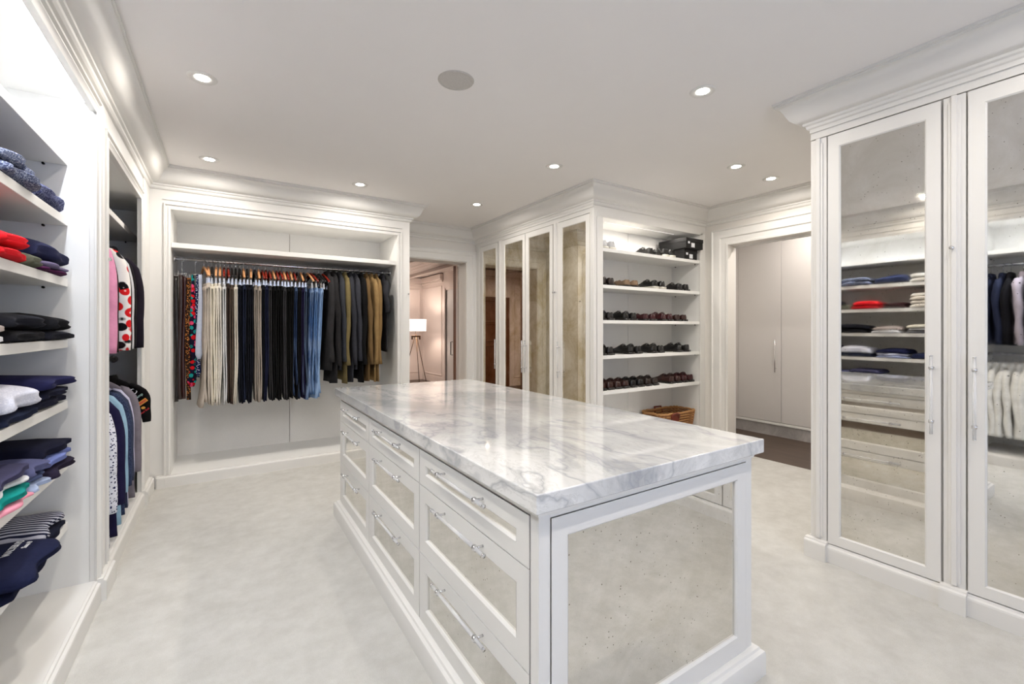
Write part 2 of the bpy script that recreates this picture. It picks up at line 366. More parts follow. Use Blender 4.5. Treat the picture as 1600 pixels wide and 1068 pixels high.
# tripod floor lamp
t = thing('floor_lamp', 'lit white drum shade floor lamp on thin tripod legs, in the hall corner', 'lamp', (3.92, 10.4, 0))
m = MB(); n = 32
m.loft([[(r*math.cos(2*PI*k/n), r*math.sin(2*PI*k/n), z) for k in range(n)] for r, z in ((.245, 1.305), (.25, 1.59), (.245, 1.59), (.24, 1.305))], True, False)
m.build('lamp_shade', 'shade', t, True, world=False)
MB().tube([(0, 0, 1.18), (0, 0, 1.5)], .01).build('stem', 'chrome', t, True, world=False)
MB().box(-.11, .11, -.02, .02, 1.16, 1.2).box(-.11, -.08, -.02, .02, 1.1, 1.17).box(.08, .11, -.02, .02, 1.1, 1.17).build('bracket', 'bronze', t, False, .004, world=False)
for k in range(3):
    a = k*2*PI/3+.4; MB().tube([(.03*math.cos(a), .03*math.sin(a), 1.16), (.36*math.cos(a), .36*math.sin(a), 0.0)], .009).build('leg', 'bronze', t, True, world=False)
l = bpy.data.lights.new('lamp_bulb', 'POINT'); l.energy = 24; l.color = (1, .85, .72); l.shadow_soft_size = .06
lo = bpy.data.objects.new('lamp_bulb', l); C.objects.link(lo); lo.parent = t; lo.location = (0, 0, 1.45)

# ------------------------------------------------------------------ downlights
def downlight(x, y, lab, w=CAN_W, z=HC, col=(1, .94, .865)):
    t = thing('ceiling_light', lab, 'ceiling light', (x, y, z), 0, 'recessed round ceiling lights')
    n = 28; pr = [(.036, -.001), (.045, -.004), (.066, -.007), (.072, -.0005)]
    MB().loft([[(r*math.cos(2*PI*k/n), r*math.sin(2*PI*k/n), h) for k in range(n)] for r, h in pr], True, False).build('trim_ring', 'paint', t, True, world=False)
    MB().disc((0, 0), .035, -.003, -.0005).build('lens', 'lens', t, world=False)
    area('lamp', (0, 0, -.008), .06, .06, w, col, (0, 0, 0), t, math.radians(172), 'DISK')
for x, y, lab in ((-.1, 2.98, 'recessed light above the left cabinets, nearest the top left corner'), (-.1, 4.38, 'recessed light left of the back closet crown'),
                  (1.09, 4.37, 'recessed light in front of the middle of the back closet'), (2.35, 4.37, 'recessed light in front of the doorway'),
                  (2.35, 2.99, 'recessed light near the corner of the shoe cabinet'), (2.33, 1.58, 'bright recessed light over the right side of the island'),
                  (3.65, 2.16, 'recessed light before the passage opening, left of two'), (4.21, 2.16, 'recessed light closest to the passage opening'),
                  (-.1, 1.58, 'recessed light mirrored in the tall right door'), (1.1, .2, 'recessed light above the viewpoint, middle of the row'),
                  (2.33, .2, 'recessed light above the viewpoint, by the right cabinets'), (-.1, .2, 'recessed light above the viewpoint, by the left cabinets')):
    downlight(x, y, lab)
t = thing('ceiling_speaker', 'flat round grey speaker grille in the ceiling above the island', 'speaker', (1.08, 2.25, HC))
MB().loft([[(r*math.cos(2*PI*k/32), r*math.sin(2*PI*k/32), h) for k in range(32)] for r, h in ((.085, -.001), (.088, -.006), (.096, -.006), (.1, -.0005))], True, False).build('rim', 'grille', t, True, world=False)
MB().disc((0, 0), .087, -.004, -.0005, 32).build('mesh_grille', 'grille', t, world=False)
# hall and passage lighting: unseen recessed lights added to brighten those rooms
for x, y, lab in ((2.6, 8.5, 'added unseen light of the hall, near the middle'), (3.55, 10.9, 'added unseen light of the hall over the lit panel corner'), (1.9, 7.2, 'added unseen light of the hall by the doorway'), (0, 7.2, 'added light of the hall brightening the part seen in mirrors')):
    downlight(x, y, lab, 22 if x < 2.5 else 12, HC-.072, (1, .87, .78))
downlight(5.4, 2.4, 'added unseen light of the passage in front of its cabinets', 12, HC, (1, .93, .86))

# ------------------------------------------------------------------ passage room
m = MB(); m.box(XP, 6.05, .9, 3.56, -.05, 0); struct('floor', m, 'floorwood', 'dark wood floor of the passage')
m = MB(); m.box(XP, 6.05, 3.52, 3.62, 0, HC); m.box(XP, 6.05, .8, .9, 0, HC); m.box(5.9+.4, 6.4, .8, 3.6, 0, HC); struct('wall_passage', m, 'wall', 'pale walls closing the passage')
m = MB(); m.box(XP+.05, 6.4, .8, 3.6, HC, HC+.05); struct('ceiling', m, 'ceil', 'pale ceiling of the passage')
t = thing('tall_cabinet', 'tall flat grey white cabinet with stone plinth beyond the passage opening', 'cabinet', (6.1, 2.2, 0))
MB().box(5.9, 6.3, .9, 3.52, .145, 2.6).build('carcass', 'passage', t)
MB().box(5.885, 6.3, .9, 3.52, 0, .145).build('plinth', 'greystone', t)
MB().box(5.868, 5.9, .9, 3.52, .145, .163).box(5.874, 5.9, .9, 3.52, .163, .175).build('bottom_rail', 'paint', t)
MB().box(5.88, 5.9, 3.45, 3.52, .18, 2.6).build('filler_panel', 'passage', t)
for i, (a, b) in enumerate(((2.893, 3.447), (2.335, 2.889), (1.777, 2.331), (1.219, 1.773))):
    dd = MB().box(5.878, 5.899, a, b, .18, 2.47).build('door', 'passage', t, False, .002)
    yy = a+.06
    h = MB().tube([(5.845, yy, .81), (5.845, yy, 1.22)], .006).tube([(5.845, yy, .86), (5.88, yy, .86)], .005).tube([(5.845, yy, 1.17), (5.88, yy, 1.17)], .005).build('handle', 'chrome', None, True)
    h.parent = dd; h.location = (0, 0, 0)

# ------------------------------------------------------------------ shared joinery
def acrylic_bar(F, p0, p1, parent, out=.032, posts=(.12, .88), r=.0085):
    """p0,p1 = (s,z) ends; clear bar held by two chrome posts"""
    hd = MB().tube([F.p(p0[0], p0[1], out), F.p(p1[0], p1[1], out)], r, 10).build('handle', 'acrylic', parent, True)
    return hd
def handle(F, p0, p1, parent, out=.034, fr=(.15, .85), r=.0065):
    """clear bar with chrome posts and end caps, each a piece of its own; children of the given door or drawer"""
    h = MB().tube([F.p(p0[0], p0[1], out), F.p(p1[0], p1[1], out)], r, 10).build('handle_bar', 'acrylic', None, True); h.parent = parent
    e = Vector((p1[0]-p0[0], p1[1]-p0[1])).normalized()
    for f in fr:
        a = p0[0]+(p1[0]-p0[0])*f; z = p0[1]+(p1[1]-p0[1])*f
        m = MB().tube([F.p(a, z, 0), F.p(a, z, out-.004)], .0045, 10)
        k = e*.007; m.tube([F.p(a-k.x, z-k.y, out), F.p(a+k.x, z+k.y, out)], .0102, 12)
        o = m.build('handle_post', 'chrome', None, True); o.parent = parent; o['kind_note'] = ''
        del o['kind_note']
    for s_, p in ((-1, p0), (1, p1)):
        k = e*.005*s_; o = MB().tube([F.p(p[0], p[1], out), F.p(p[0]+k.x, p[1]+k.y, out)], .0074, 10).build('end_cap', 'chrome', None, True); o.parent = parent
def mirror_panel(F, a0, a1, z0, z1, st, parent, name, mat='mirror', d=.02, rt=None, rb=None, **k):
    """framed panel: rails and stiles joined, bevelled lip, mirror glass as its own child"""
    rt = rt or st; rb = rb or st
    m = MB(); F.box(m, a0, a0+st, z0, z1, 0, d); F.box(m, a1-st, a1, z0, z1, 0, d)
    F.box(m, a0+st, a1-st, z0, z0+rb, 0, d); F.box(m, a0+st, a1-st, z1-rt, z1, 0, d)
    fr = m.build(name, 'paint', parent)
    m = MB(); F.casing(m, a0+st, a1-st, z0+rb, z1-rt, [(0, d+.0005), (-.006, d-.006), (-.006, d-.013)], False)
    b = m.build('glass_bead', 'paint', None); b.parent = fr
    m = MB(); F.box(m, a0+st-.002, a1-st+.002, z0+rb-.002, z1-rt+.002, d-.016, d-.011)
    g = m.build('mirror_glass', mat, None); g.parent = fr
    return fr
def knob(F, a, z, parent):
    MB().tube([F.p(a, z, 0), F.p(a, z, .02)], .004, 8).tube([F.p(a, z, .018), F.p(a, z, .03)], .009, 12).build('knob', 'chrome', parent, True)
FL = Face('x', XL, 1); FB = Face('y', YB, -1); FT = Face('x', XT, -1); FS = Face('y', YT, -1); FR = Face('x', 2.98, -1)
BP = [(0, 0), (0, .1)]
def base_run(F, a0, a1, parent, d=.024, h=.105, nm='base'):
    m = MB(); F.box(m, a0, a1, 0, h-.022, 0, d)
    a, b = (a0, a1)
    prof = [(d, h-.022), (d-.002, h-.014), (d-.012, h-.008), (d-.014, h), (0, h+.002)]
    m.loft([[F.p(s_, z, dd) for dd, z in prof] for s_ in (a, b)], False, False)
    m.loft([[F.p(s_, z, dd) for dd, z in ((0, h-.022),)+tuple(prof)] for s_ in (a, b)], True, True)
    return m.build(nm, 'paint', parent)

# ------------------------------------------------------------------ island
t = island = thing('island', 'white drawer island with veined marble top in the middle of the carpet', 'island', (1.235, 2.2, 0))
IX0, IX1, IY0, IY1 = .714, 1.756, .976, 3.428
m = MB(); m.box(IX0+.02, IX1-.02, IY0+.02, IY1-.02, 0, .87); m.build('body', 'paint', t)
m = MB(); prof = [(0, .0), (0, .082), (-.003, .09), (-.014, .097), (-.018, .105), (-.028, .109), (-.045, .11)]
pth = [(IX0-.04, IY0-.036), (IX1+.04, IY0-.036), (IX1+.04, IY1+.036), (IX0-.04, IY1+.036)]
m.sweep(pth, prof, lambda x, y, z: (x, y, z), True); es(m.build('base', 'paint', t, True), 25)
tp = MB().box(.684, 1.79, .944, 3.462, .873, .927).build('worktop', 'marble', t, False); bv = tp.modifiers.new('bevel', 'BEVEL'); bv.width = .004; bv.segments = 3
m = MB(); m.sweep([(IX0, IY0), (IX1, IY0), (IX1, IY1), (IX0, IY1)], [(0, .85), (.004, .852), (.008, .862), (.014, .866), (.014, .874)], lambda x, y, z: (x, y, z), True); m.build('top_moulding', 'paint', t)
# corner posts
for x0 in (IX0, IX1-.04):
    for y0 in (IY0, IY1-.04): MB().box(x0, x0+.04, y0, y0+.04, .1, .873).build('corner_post', 'paint', t, False, .0015)
for (F, a0, a1) in ((Face('y', IY0, -1), IX0+.04, IX1-.04), (Face('y', IY1, 1), IX0+.04, IX1-.04)):
    for z0, z1 in ((.842, .873), (.09, .107)): m = MB(); F.box(m, a0, a1, z0, z1, -.02, 0); m.build('rail', 'paint', t)
    mirror_panel(F, a0+.003, a1-.003, .11, .839, .057, t, 'end_panel', 'mirror', -.0015 if False else .002, rt=.057, rb=.067)
cols = [(1.018, 1.838), (1.846, 2.6), (2.608, 3.386)]
cols = [(1.018, 1.841), (1.847, 2.642), (2.648, 3.386)]
rows = [(.694, .842), (.402, .690), (.11, .398)]
for F in (Face('x', IX0, -1), Face('x', IX1, 1)):
    for z0, z1 in ((.845, .873), (.09, .108)): m = MB(); F.box(m, IY0+.04, IY1-.04, z0, z1, -.02, 0); m.build('rail', 'paint', t)
    for (a0, a1) in cols:
        for r, (z0, z1) in enumerate(rows):
            st = .064; rt, rb = ((.058, .05) if r == 0 else (.062, .064))
            dr = mirror_panel(F, a0, a1, z0, z1, st, t, 'drawer', 'mirror', .003, rt=rt, rb=rb)
            c = (a0+a1)/2; z = z1-.036 if r == 0 else z1-.038
            hw = .205; F2 = Face(F.axis, F.c+F.sg*.003, F.sg)
            handle(F2, (c-hw, z), (c+hw, z), dr, .03, (.135, .865))

# ------------------------------------------------------------------ right mirrored cabinet
def carcass(F, a0, a1, depth, parent, z1=2.552, mat='paint'):
    m = MB(); F.box(m, a0, a1, 0, z1, -depth, -.02); return m.build('carcass', mat, parent)
t = thing('mirrored_cabinet', 'tall white cabinet with antiqued mirror doors along the right wall', 'cabinet', (3.25, .0, 0))
carcass(FR, YN+.01, YR, .55, t)
def pilaster(F, a0, a1, parent, z0=.1, z1=2.49, proud=.012):
    w = a1-a0; m = MB(); F.box(m, a0, a1, z0, z1+.0, -.02, 0)
    i = min(.022, w*.22); F.box(m, a0+i, a1-i, z0+.03, z1-.03, 0, proud*.5); F.box(m, a0+i*1.7, a1-i*1.7, z0+.02, z1, 0, proud)
    p = m.build('pilaster', 'paint', parent, False, .002)
    return p
m = MB(); FR.box(m, YN+.01, YR, 2.495, 2.556, -.02, .0); FR.box(m, YN+.01, YR, 2.535, 2.556, 0, .012); m.build('frieze', 'paint', t)
for a0, a1 in ((1.21, YR), (.623, .703), (-.49, -.41)):
    pilaster(FR, a0, a1, t); base_run(FR, a0-.008, a1+(.02 if a1 == YR else .008), t, .042, .112, 'pilaster_base')
for a0, a1 in ((.711, 1.202), (-.402, .615), (-1.59, -.498)): base_run(FR, a0, a1, t, .02, .1)
m = MB(); FR.box(m, YN, YR, 0, .1, -.03, .0); m.build('plinth', 'paint', t)
for a0, a1, side in ((.709, 1.205, 0), (.11, .617, 1), (-.402, .106, 0), (-1.0, -.498, 1)):
    dr = mirror_panel(FR, a0+.002, a1-.002, .107, 2.487, .056, t, 'door', 'mirror', .004, rt=.07, rb=.052)
    a = a0+.03 if side == 0 else a1-.03
    handle(FR, (a, .845), (a, 1.225), dr, .038)
knob(FR, .668, 1.752, t)

# ------------------------------------------------------------------ mirrored side of the tower
t = thing('mirrored_cabinet', 'white cabinet with four narrow mirror doors facing the island, beside the doorway', 'cabinet', (3.3, 4.6, 0))
m = MB(); m.box(XT+.02, XT+.6, 3.62, YD-.01, 0, 2.555); m.build('carcass', 'paint', t)
m = MB(); FT.box(m, YT+.021, YD-.01, 2.49, 2.556, -.02, 0); FT.box(m, YT+.0, YD-.01, 2.535, 2.556, 0, .01); m.build('frieze', 'paint', t)
for a0, a1 in ((3.212, 3.243), (3.737, 3.822), (4.88, 4.972), (5.448, 5.59)): pilaster(FT, a0, a1, t, proud=.008)
for a0, a1, hs in ((3.246, 3.733, 1), (3.826, 4.348, 1), (4.352, 4.876, 0), (4.976, 5.444, 0)):
    dr = mirror_panel(FT, a0+.002, a1-.002, .107, 2.484, .055, t, 'door', 'mirrorw', .004, rt=.06, rb=.052)
    a = a1-.028 if hs else a0+.028
    handle(FT, (a, .85), (a, 1.22), dr, .036)
base_run(FT, 3.2, 5.59, t, .024, .1)
knob(FT, 3.765, 1.75, t); knob(FT, 3.795, 1.75, t)

# ------------------------------------------------------------------ shoe cabinet
t = shoecab = thing('shoe_cabinet', 'open white shoe cabinet with five shelves beside the passage opening', 'cabinet', (3.88, 3.4, 0))
SX0, SX1, SYB = 3.108, 4.652, 3.58
MB().box(XT+.001, SX0-.001, YT+.008, YT+.06, 0, 2.55).build('corner_post', 'paint', t, False, .002)
m = MB(); m.box(XT+.002, SX0, YT+.002, YT+.4, 0, .099); m.build('plinth', 'paint', t)
m = MB(); FS.box(m, XT, XT+.034, .1, 2.556, -.02, 0); FS.box(m, XT+.041, SX0, .1, 2.452, -.02, .004); m.build('stile', 'paint', t, False, .002)
m = MB(); FS.box(m, SX1, XP, .1, 2.556, -.02, 0); FS.box(m, SX1, SX1+.045, .1, 2.47, 0, .006); m.build('stile', 'paint', t, False, .002)
m = MB(); FS.box(m, XT+.03, XP, 2.45, 2.556, -.02, 0); FS.box(m, XT+.045, SX1+.045, 2.45, 2.5, 0, .006); m.build('head_rail', 'paint', t, False, .002)
MB().box(XT+.02, SX0, YT+.02, SYB, .1, 2.5).build('side_panel', 'inner', t)
MB().box(SX1, XP-.005, YT+.02, SYB, .1, 2.5).build('side_panel', 'inner', t)
for a, b in ((SX0, 3.878), (3.882, SX1)): MB().box(a, b, SYB, SYB+.02, .1, 2.5).build('back_panel', 'inner', t)
MB().box(SX0, SX1, YT+.02, SYB, 2.45, 2.5).build('top_panel', 'inner', t)
MB().box(SX0, SX1, YT, SYB, .06, .1).build('deck', 'inner', t)
base_run(FS, XT, XP-.1, t, .024, .1)
zs = [2.153, 1.793, 1.446, 1.097, .747]
for z in zs:
    s_ = MB().box(SX0+.001, SX1-.001, YT+.004, SYB, z-.034, z).build('shelf', 'inner', t, False, .0015)
    pn = MB()
    for yy in (YT+.06, SYB-.06):
        for xx in (SX0+.006, SX1-.006): pn.tube([(xx-.01, yy, z-.04), (xx+.01, yy, z-.04)], .005, 8)
    pp = pn.build('shelf_pin', 'darkmetal', None, True); pp.parent = s_
st = MB().box(SX0+.15, SX1-.3, YT+.13, YT+.14, 2.445, 2.45).build('light_strip', 'ledsoft', t)
area('strip_lamp', (0.0, YT+.1-3.4, 2.44), 1.2, .02, 5.5, (1, .93, .85), (0, 0, 0), t)

# ------------------------------------------------------------------ back closet
t = closet = thing('open_closet', 'wide white open hanging closet on the back wall with one shelf and rail', 'closet', (.65, 5.1, 0))
CX0, CX1, CYB = -.388, 1.613, 5.5
CS = [(0, 0), (0, .01), (.012, .016), (.016, .016), (.018, .008), (.034, .008), (.038, .022), (.045, .022), (.046, 0)]
m = MB(); FB.box(m, XL-.02, CX0, .1, 2.556, -.02, 0); m.build('stile', 'paint', t)
m = MB(); FB.box(m, CX1, XCR, .1, 2.556, -.02, 0); m.build('stile', 'paint', t)
m = MB(); FB.box(m, CX0, CX1, 2.392, 2.556, -.02, 0); m.build('head_rail', 'paint', t)
m = MB(); FB.casing(m, CX0, CX1, .104, 2.392, CS); es(m.build('casing', 'paint', t, True))
m = MB(); FB.box(m, CX0-.055, CX1+.055, 2.472, 2.482, 0, .012); FB.box(m, CX0-.05, CX1+.05, 2.44, 2.446, 0, .008); m.build('head_moulding', 'paint', t)
MB().box(CX0-.03, CX0, YB+.02, CYB, .1, 2.44).build('side_panel', 'inner', t)
MB().box(CX1, XCR, YB+.02, YD-.001, 0, 2.56).build('side_panel', 'inner', t)
for a, b in ((CX0, .608), (.612, CX1)): MB().box(a, b, CYB, CYB+.02, .1, 2.42).build('back_panel', 'linen', t)
MB().box(CX0, CX1, YB+.02, CYB, 2.41, 2.44).build('top_panel', 'inner', t)
MB().box(CX0-.03, CX1+.03, YB-.0, CYB, .05, .104).build('deck', 'inner', t)
base_run(FB, XL+.05, XCR, t, .026, .102); m = MB(); FB.box(m, XL, XCR+.02, 0, .1, -.02, 0); m.build('plinth', 'paint', t)
base_run(FB, CX1+.05, XCR+.025, t, .036, .106, 'pilaster_base'); base_run(FB, XL+.06, CX0-.04, t, .036, .106, 'pilaster_base')
MB().box(CX0+.001, CX1-.001, YB+.04, CYB, 2.072, 2.115).build('shelf', 'paint', t, False, .002)
rl = MB().tube([(CX0+.002, 5.1, 2.0), (CX1-.002, 5.1, 2.0)], .0145, 14).build('rail', 'chrome', t, True)
b = MB().disc((0, 0), .001, 0, .001)
b = MB().tube([(CX0, 5.1, 2.0), (CX0+.015, 5.1, 2.0)], .028, 16).tube([(CX1-.015, 5.1, 2.0), (CX1, 5.1, 2.0)], .028, 16).build('rail_socket', 'chrome', None, True); b.parent = rl
knob(FB, 1.735, 1.75, t)
MB().box(CX0+.1, CX1-.1, YB+.03, YB+.045, 2.404, 2.41).build('light_strip', 'ledsoft', t)  # added glowing strip; the closet is really lit by the ceiling cans
area('strip_lamp', (0, YB+.04-5.1, 2.4), 1.7, .02, 2.5, (1, .95, .88), (math.radians(12), 0, 0), t)  # added fill lamp to brighten the closet inside

# ------------------------------------------------------------------ left built-ins
def left_unit(name, label, a0, a1, zt, shelves, rails, strip, cat='cabinet', fa=None, inner_far=None):
    t = thing(name, label, cat, (-.85, (a0+a1)/2, 0))
    b = inner_far or a1
    MB().box(-1.18, -1.16, a0, b, .1, zt+.05).build('back_panel', 'inner', t)
    MB().box(-1.16, XL-.02, a0-.02, a0, 0, zt+.06).build('side_panel', 'inner', t)
    MB().box(-1.16, XL-.02, b, b+.02, 0, zt+.06).build('side_panel', 'inner', t)
    MB().box(-1.16, XL-.02, a0, b, zt+.03, zt+.06).build('top_panel', 'inner', t)
    MB().box(-1.16, XL+.0, a0, b, .07, .11).build('deck', 'paint', t)
    m = MB(); FL.box(m, a0, a1, zt, 2.556, -.02, 0); m.build('head_rail', 'paint', t)
    m = MB(); FL.casing(m, a0, a1, .112, zt, [(0, 0), (0, .008), (-.004, .008), (.01, .012), (.02, .02), (.026, .02), (.028, .006), (.05, .008), (.055, .02), (.062, .02), (.063, 0)])
    es(m.build('casing', 'paint', t, True))
    base_run(FL, a0-.02, a1+.02, t, .024, .105)
    for z in shelves:
        s_ = MB().box(-1.16, -.637, a0+.001, b-.001, z, z+.04).build('shelf', 'paint', t, False, .002)
        pn = MB()
        for xx in (-.72, -1.05):
            for yy in (a0+.005, b-.005): pn.tube([(xx, yy-.008, z-.006), (xx, yy+.008, z-.006)], .0055, 8)
        pn.build('shelf_pin', 'darkmetal', None, True).parent = s_
        for ob in s_.children: ob.location = (0, 0, 0)
    for z in rails:
        rl = MB().tube([(-.8, a0+.001, z), (-.8, b-.001, z)], .0145, 12).build('rail', 'chrome', t, True)
        bb = MB().tube([(-.8, b-.015, z), (-.8, b, z)], .03, 16).tube([(-.8, a0, z), (-.8, a0+.015, z)], .03, 16).build('rail_socket', 'chrome', None, True); bb.parent = rl
    if strip:
        MB().box(XL-.045, XL-.03, a0+.04, b-.04, zt+.02, zt+.03).build('light_strip', 'led', t)
        area('strip_lamp', (XL-.04+.85, 0, zt+.018), .02, b-a0-.1, strip, (.84, .9, 1), (0, math.radians(-8), 0), t)
    return t
SWZ = [2.15, 1.857, 1.563, 1.269, .975, .682, .388]
sweatercab = left_unit('shelf_cabinet', 'white open shelf cabinet of folded knitwear, nearest on the left', 1.5, 2.99, 2.44, SWZ, [], STRIP_W)
hangcab = left_unit('hanging_cabinet', 'white double hanging cabinet on the left between shelves and back closet', 3.22, 4.43, 2.36, [2.12], [2.04, 1.1], 0, inner_far=5.1)
nearcab = left_unit('hanging_cabinet', 'white double hanging cabinet seen only in the far right mirror', .1, 1.28, 2.44, [2.12], [2.02, 1.1], STRIP_W)
def post(parent, a0, a1):
    m = MB(); FL.box(m, a0, a1, .1, 2.556, -.02, 0); FL.box(m, a0+.07, a1-.07, .1, 2.5, 0, .012); m.build('post', 'paint', parent, False, .003)
    base_run(FL, a0+.0, a1, parent, .045, .112, 'pilaster_base')
post(sweatercab, 2.99, 3.22); post(nearcab, 1.28, 1.5)
m = MB(); FL.box(m, 4.43, YB, .1, 2.556, -.02, 0); FL.box(m, 4.56, YB, .1, 2.556, 0, .01); m.build('stile', 'paint', hangcab, False, .003)
base_run(FL, 4.43, YB-.03, hangcab, .045, .112, 'pilaster_base')
knob(Face('x', XL+.0, 1), 3.2, 1.735, hangcab)
m = MB(); FL.box(m, YN, .06, 0, 2.556, -.04, 0); struct('wall_left_near', m, 'wall', 'plain white wall left of the viewpoint')
# ------------------------------------------------------------------ hanging garments (shared meshes, own objects)
def hanger_meshes():
    m = MB(); pts = []; rad = []
    for i in range(17):
        f = -1+i/8; pts.append((f*.205, .0, -.058-.095*abs(f)**1.2)); rad.append(.0115-.002*abs(f))
    m.tube(pts, rad, 8); A = mesh(m, 'shoulder_bar')
    m = MB(); m.tube([(0, 0, -.065), (0, 0, -.03)]+[(.019*math.cos(a), 0, .019*math.sin(a)+.0) for a in [(-90+i*24)*PI/180 for i in range(11)]], .0022, 6)
    Bm = mesh(m, 'hook')
    m.tube([(0, 0, -.12), (0, 0, -.06)], .0024, 6); globals()['HB2'] = mesh(m, 'hook')
    m = MB().tube([(-.185, 0, -.14), (-.15, 0, -.175), (.15, 0, -.175), (.185, 0, -.14)], .003, 6); Cm = mesh(m, 'clip_bar')
    m = MB().box(-.012, .012, -.007, .007, -.225, -.168).box(-.016, .016, -.009, .009, -.228, -.205); D = mesh(m, 'clip', False)
    return A, Bm, Cm, D
HA, HB, HCm, HD = hanger_meshes()
def hanger(kind, loc, rz, label, group, clips=False, cat='hanger', drop=0):
    t = thing('clothes_hanger', label, cat, loc, rz, group)
    inst('shoulder_bar', HA, kind, t, (0, 0, -drop)); inst('hook', HB2 if drop else HB, 'chrome', t)
    if clips:
        inst('clip_bar', HCm, 'chrome', t)
        for s_ in (-1, 1): inst('clip', HD, 'chrome', t, (s_*.145, 0, 0))
    return t
def trouser_meshes(seed, flare=0.0):
    r = random.Random(seed); out = []
    ph = [r.uniform(0, 6) for _ in range(6)]
    for k in (0, 1):
        rings = []; L = 1.08+r.uniform(-.03, .03)
        for i in range(28):
            f = i/27; z = -.24-L*f
            hw = .185*(1-f)**.6*.25+.14 if f < .25 else .14+.046*max(0, (1-f)-.4)/.6-.02*f
            hw = .188-.075*min(1, f*1.5)**.8+flare*.05*max(0, f-.8)
            cx = (.188-hw)*.55*math.sin(min(1, f*1.3)*PI/2) - .02*f
            th = (.0085+.003*math.sin(5*f+ph[0])**2)*(1+flare*.6*f)
            oy = (k-.5)*.0165+.010*f*math.sin(3.2*f+ph[1])+.004*f*math.sin(8*f+ph[2]+k)+flare*.05*max(0, f-.45)*math.sin(5*f+ph[3]+k*2.5)
            n = 22; ring = []
            for j in range(n):
                a = 2*PI*j/n; c, s_ = math.cos(a), math.sin(a)
                x = cx+hw*math.copysign(abs(c)**.55, c)
                y = oy+th*math.copysign(abs(s_)**.8, s_)+.0012*math.sin(26*x+ph[4]+2*f)*(.4+f)
                zz = z+(.006*math.sin(9*x+ph[5]) if i == 27 else 0)
                ring.append((x, y, zz))
            rings.append(ring)
        out.append(mesh(MB().loft(rings), 'leg'))
    rings = []
    for z in (-.215, -.222, -.255, -.262):
        rings.append([(.19*math.copysign(abs(math.cos(2*PI*j/22))**.5, math.cos(2*PI*j/22)), .0155*math.copysign(abs(math.sin(2*PI*j/22))**.8, math.sin(2*PI*j/22))+.002*math.sin(j*2.3), z) for j in range(22)])
    wb = mesh(MB().loft(rings), 'waistband')
    return out[0], out[1], wb
TRV = [trouser_meshes(s_) for s_ in (1, 2, 3, 4)]+[trouser_meshes(9, 1.0), trouser_meshes(12, .8)]
def trousers(x, y, z, mat, v, label, group, rz, cat='trousers', name='trousers'):
    t = thing(name, label, cat, (x, y, z), rz, group)
    a, b, c = TRV[v]
    inst('leg', a, mat, t); inst('leg', b, mat, t); inst('waistband', c, mat, t); return t
def jacket_meshes(seed, L, sl, sw=.215, th=.028, flare=0.0):
    """L body length, sl sleeve length; shoulders span local X, thickness local Y"""
    r = random.Random(seed); ph = [r.uniform(0, 6) for _ in range(8)]
    rings = []; N = 26
    zs_ = [-.045, -.055, -.075, -.1, -.125, -.15, -.19]+[-.19-(L-.19)*i/14 for i in range(1, 15)]
    for z in zs_:
        d = -z
        if d < .15: hw = .06+(sw-.06)*min(1, ((d-.045)/.105))**.75; t_ = .016+th*.6*(d-.045)/.105
        else: hw = sw-.03*math.sin(min(1, (d-.15)/.35)*PI)+.012*(d-.15)+flare*.03*d; t_ = th*(.75+.3*math.sin(5*d+ph[0])**2)
        f = max(0, (d-.2)/(L-.2)); ring = []
        for j in range(N):
            a = 2*PI*j/N; c, s_ = math.cos(a), math.sin(a)
            x = hw*math.copysign(abs(c)**.7, c); y = t_*math.copysign(abs(s_)**.8, s_)
            y += (.006+.012*f)*math.sin(19*x+ph[1]+2.5*d)+.007*f*math.sin(43*x+ph[2]) + .02*f*math.sin(3*d+ph[3])
            ring.append((x, y, z+(.012*math.sin(6*x+ph[4]) if z == zs_[-1] else 0)))
        rings.append(ring)
    body = mesh(MB().loft(rings), 'body')
    sleeves = []
    for sgn in (-1, 1):
        rings = []; n = 14; K = 16
        for i in range(K):
            f = i/(K-1)
            cx = sgn*(sw-.035+.06*math.sin(min(1, f*2.2)*PI/2)*.75+.012*f); cz = -.098-sl*f**.96+(-.0)
            cy = .014*math.sin(3*f+ph[5])+.006*math.sin(9*f+ph[6])
            rx = (.052-.016*f)*(1 if i else .45); ry = (.034-.009*f)*(1+.14*math.sin(16*f+ph[7]))*(1 if i else .5)
            rings.append([(cx+rx*math.cos(2*PI*j/n)*(1+.06*math.sin(3*j+f*9)), cy+ry*math.sin(2*PI*j/n), cz+sgn*rx*.5*math.cos(2*PI*j/n)*(1-f)*-.9) for j in range(n)])
        sleeves.append(mesh(MB().loft(rings), 'sleeve'))
    n = 20
    col = MB().loft([[(rr*1.25*math.cos(2*PI*j/n), rr*.55*math.sin(2*PI*j/n), z+.01*math.cos(2*PI*j/n)**2) for j in range(n)] for rr, z in ((.058, -.075), (.05, -.035), (.054, -.03), (.064, -.06), (.068, -.088))], True, False)
    return body, sleeves[0], sleeves[1], mesh(col, 'collar')
JV = {'coat': [jacket_meshes(s_, 1.2, .92, .215, .024) for s_ in (1, 2, 3)], 'jacket': [jacket_meshes(s_, 1.08, .88, .21, .022) for s_ in (4, 5, 6)],
      'shirt': [jacket_meshes(s_, .92, .62, .2, .019, .5) for s_ in (7, 8, 9)], 'polo': [jacket_meshes(s_, .72, .3, .21, .018) for s_ in (10,)],
      'tee': [jacket_meshes(s_, .88, .36, .2, .018, .5) for s_ in (11,)], 'short': [jacket_meshes(s_, .76, .66, .2, .02, .3) for s_ in (13, 14, 15)]}
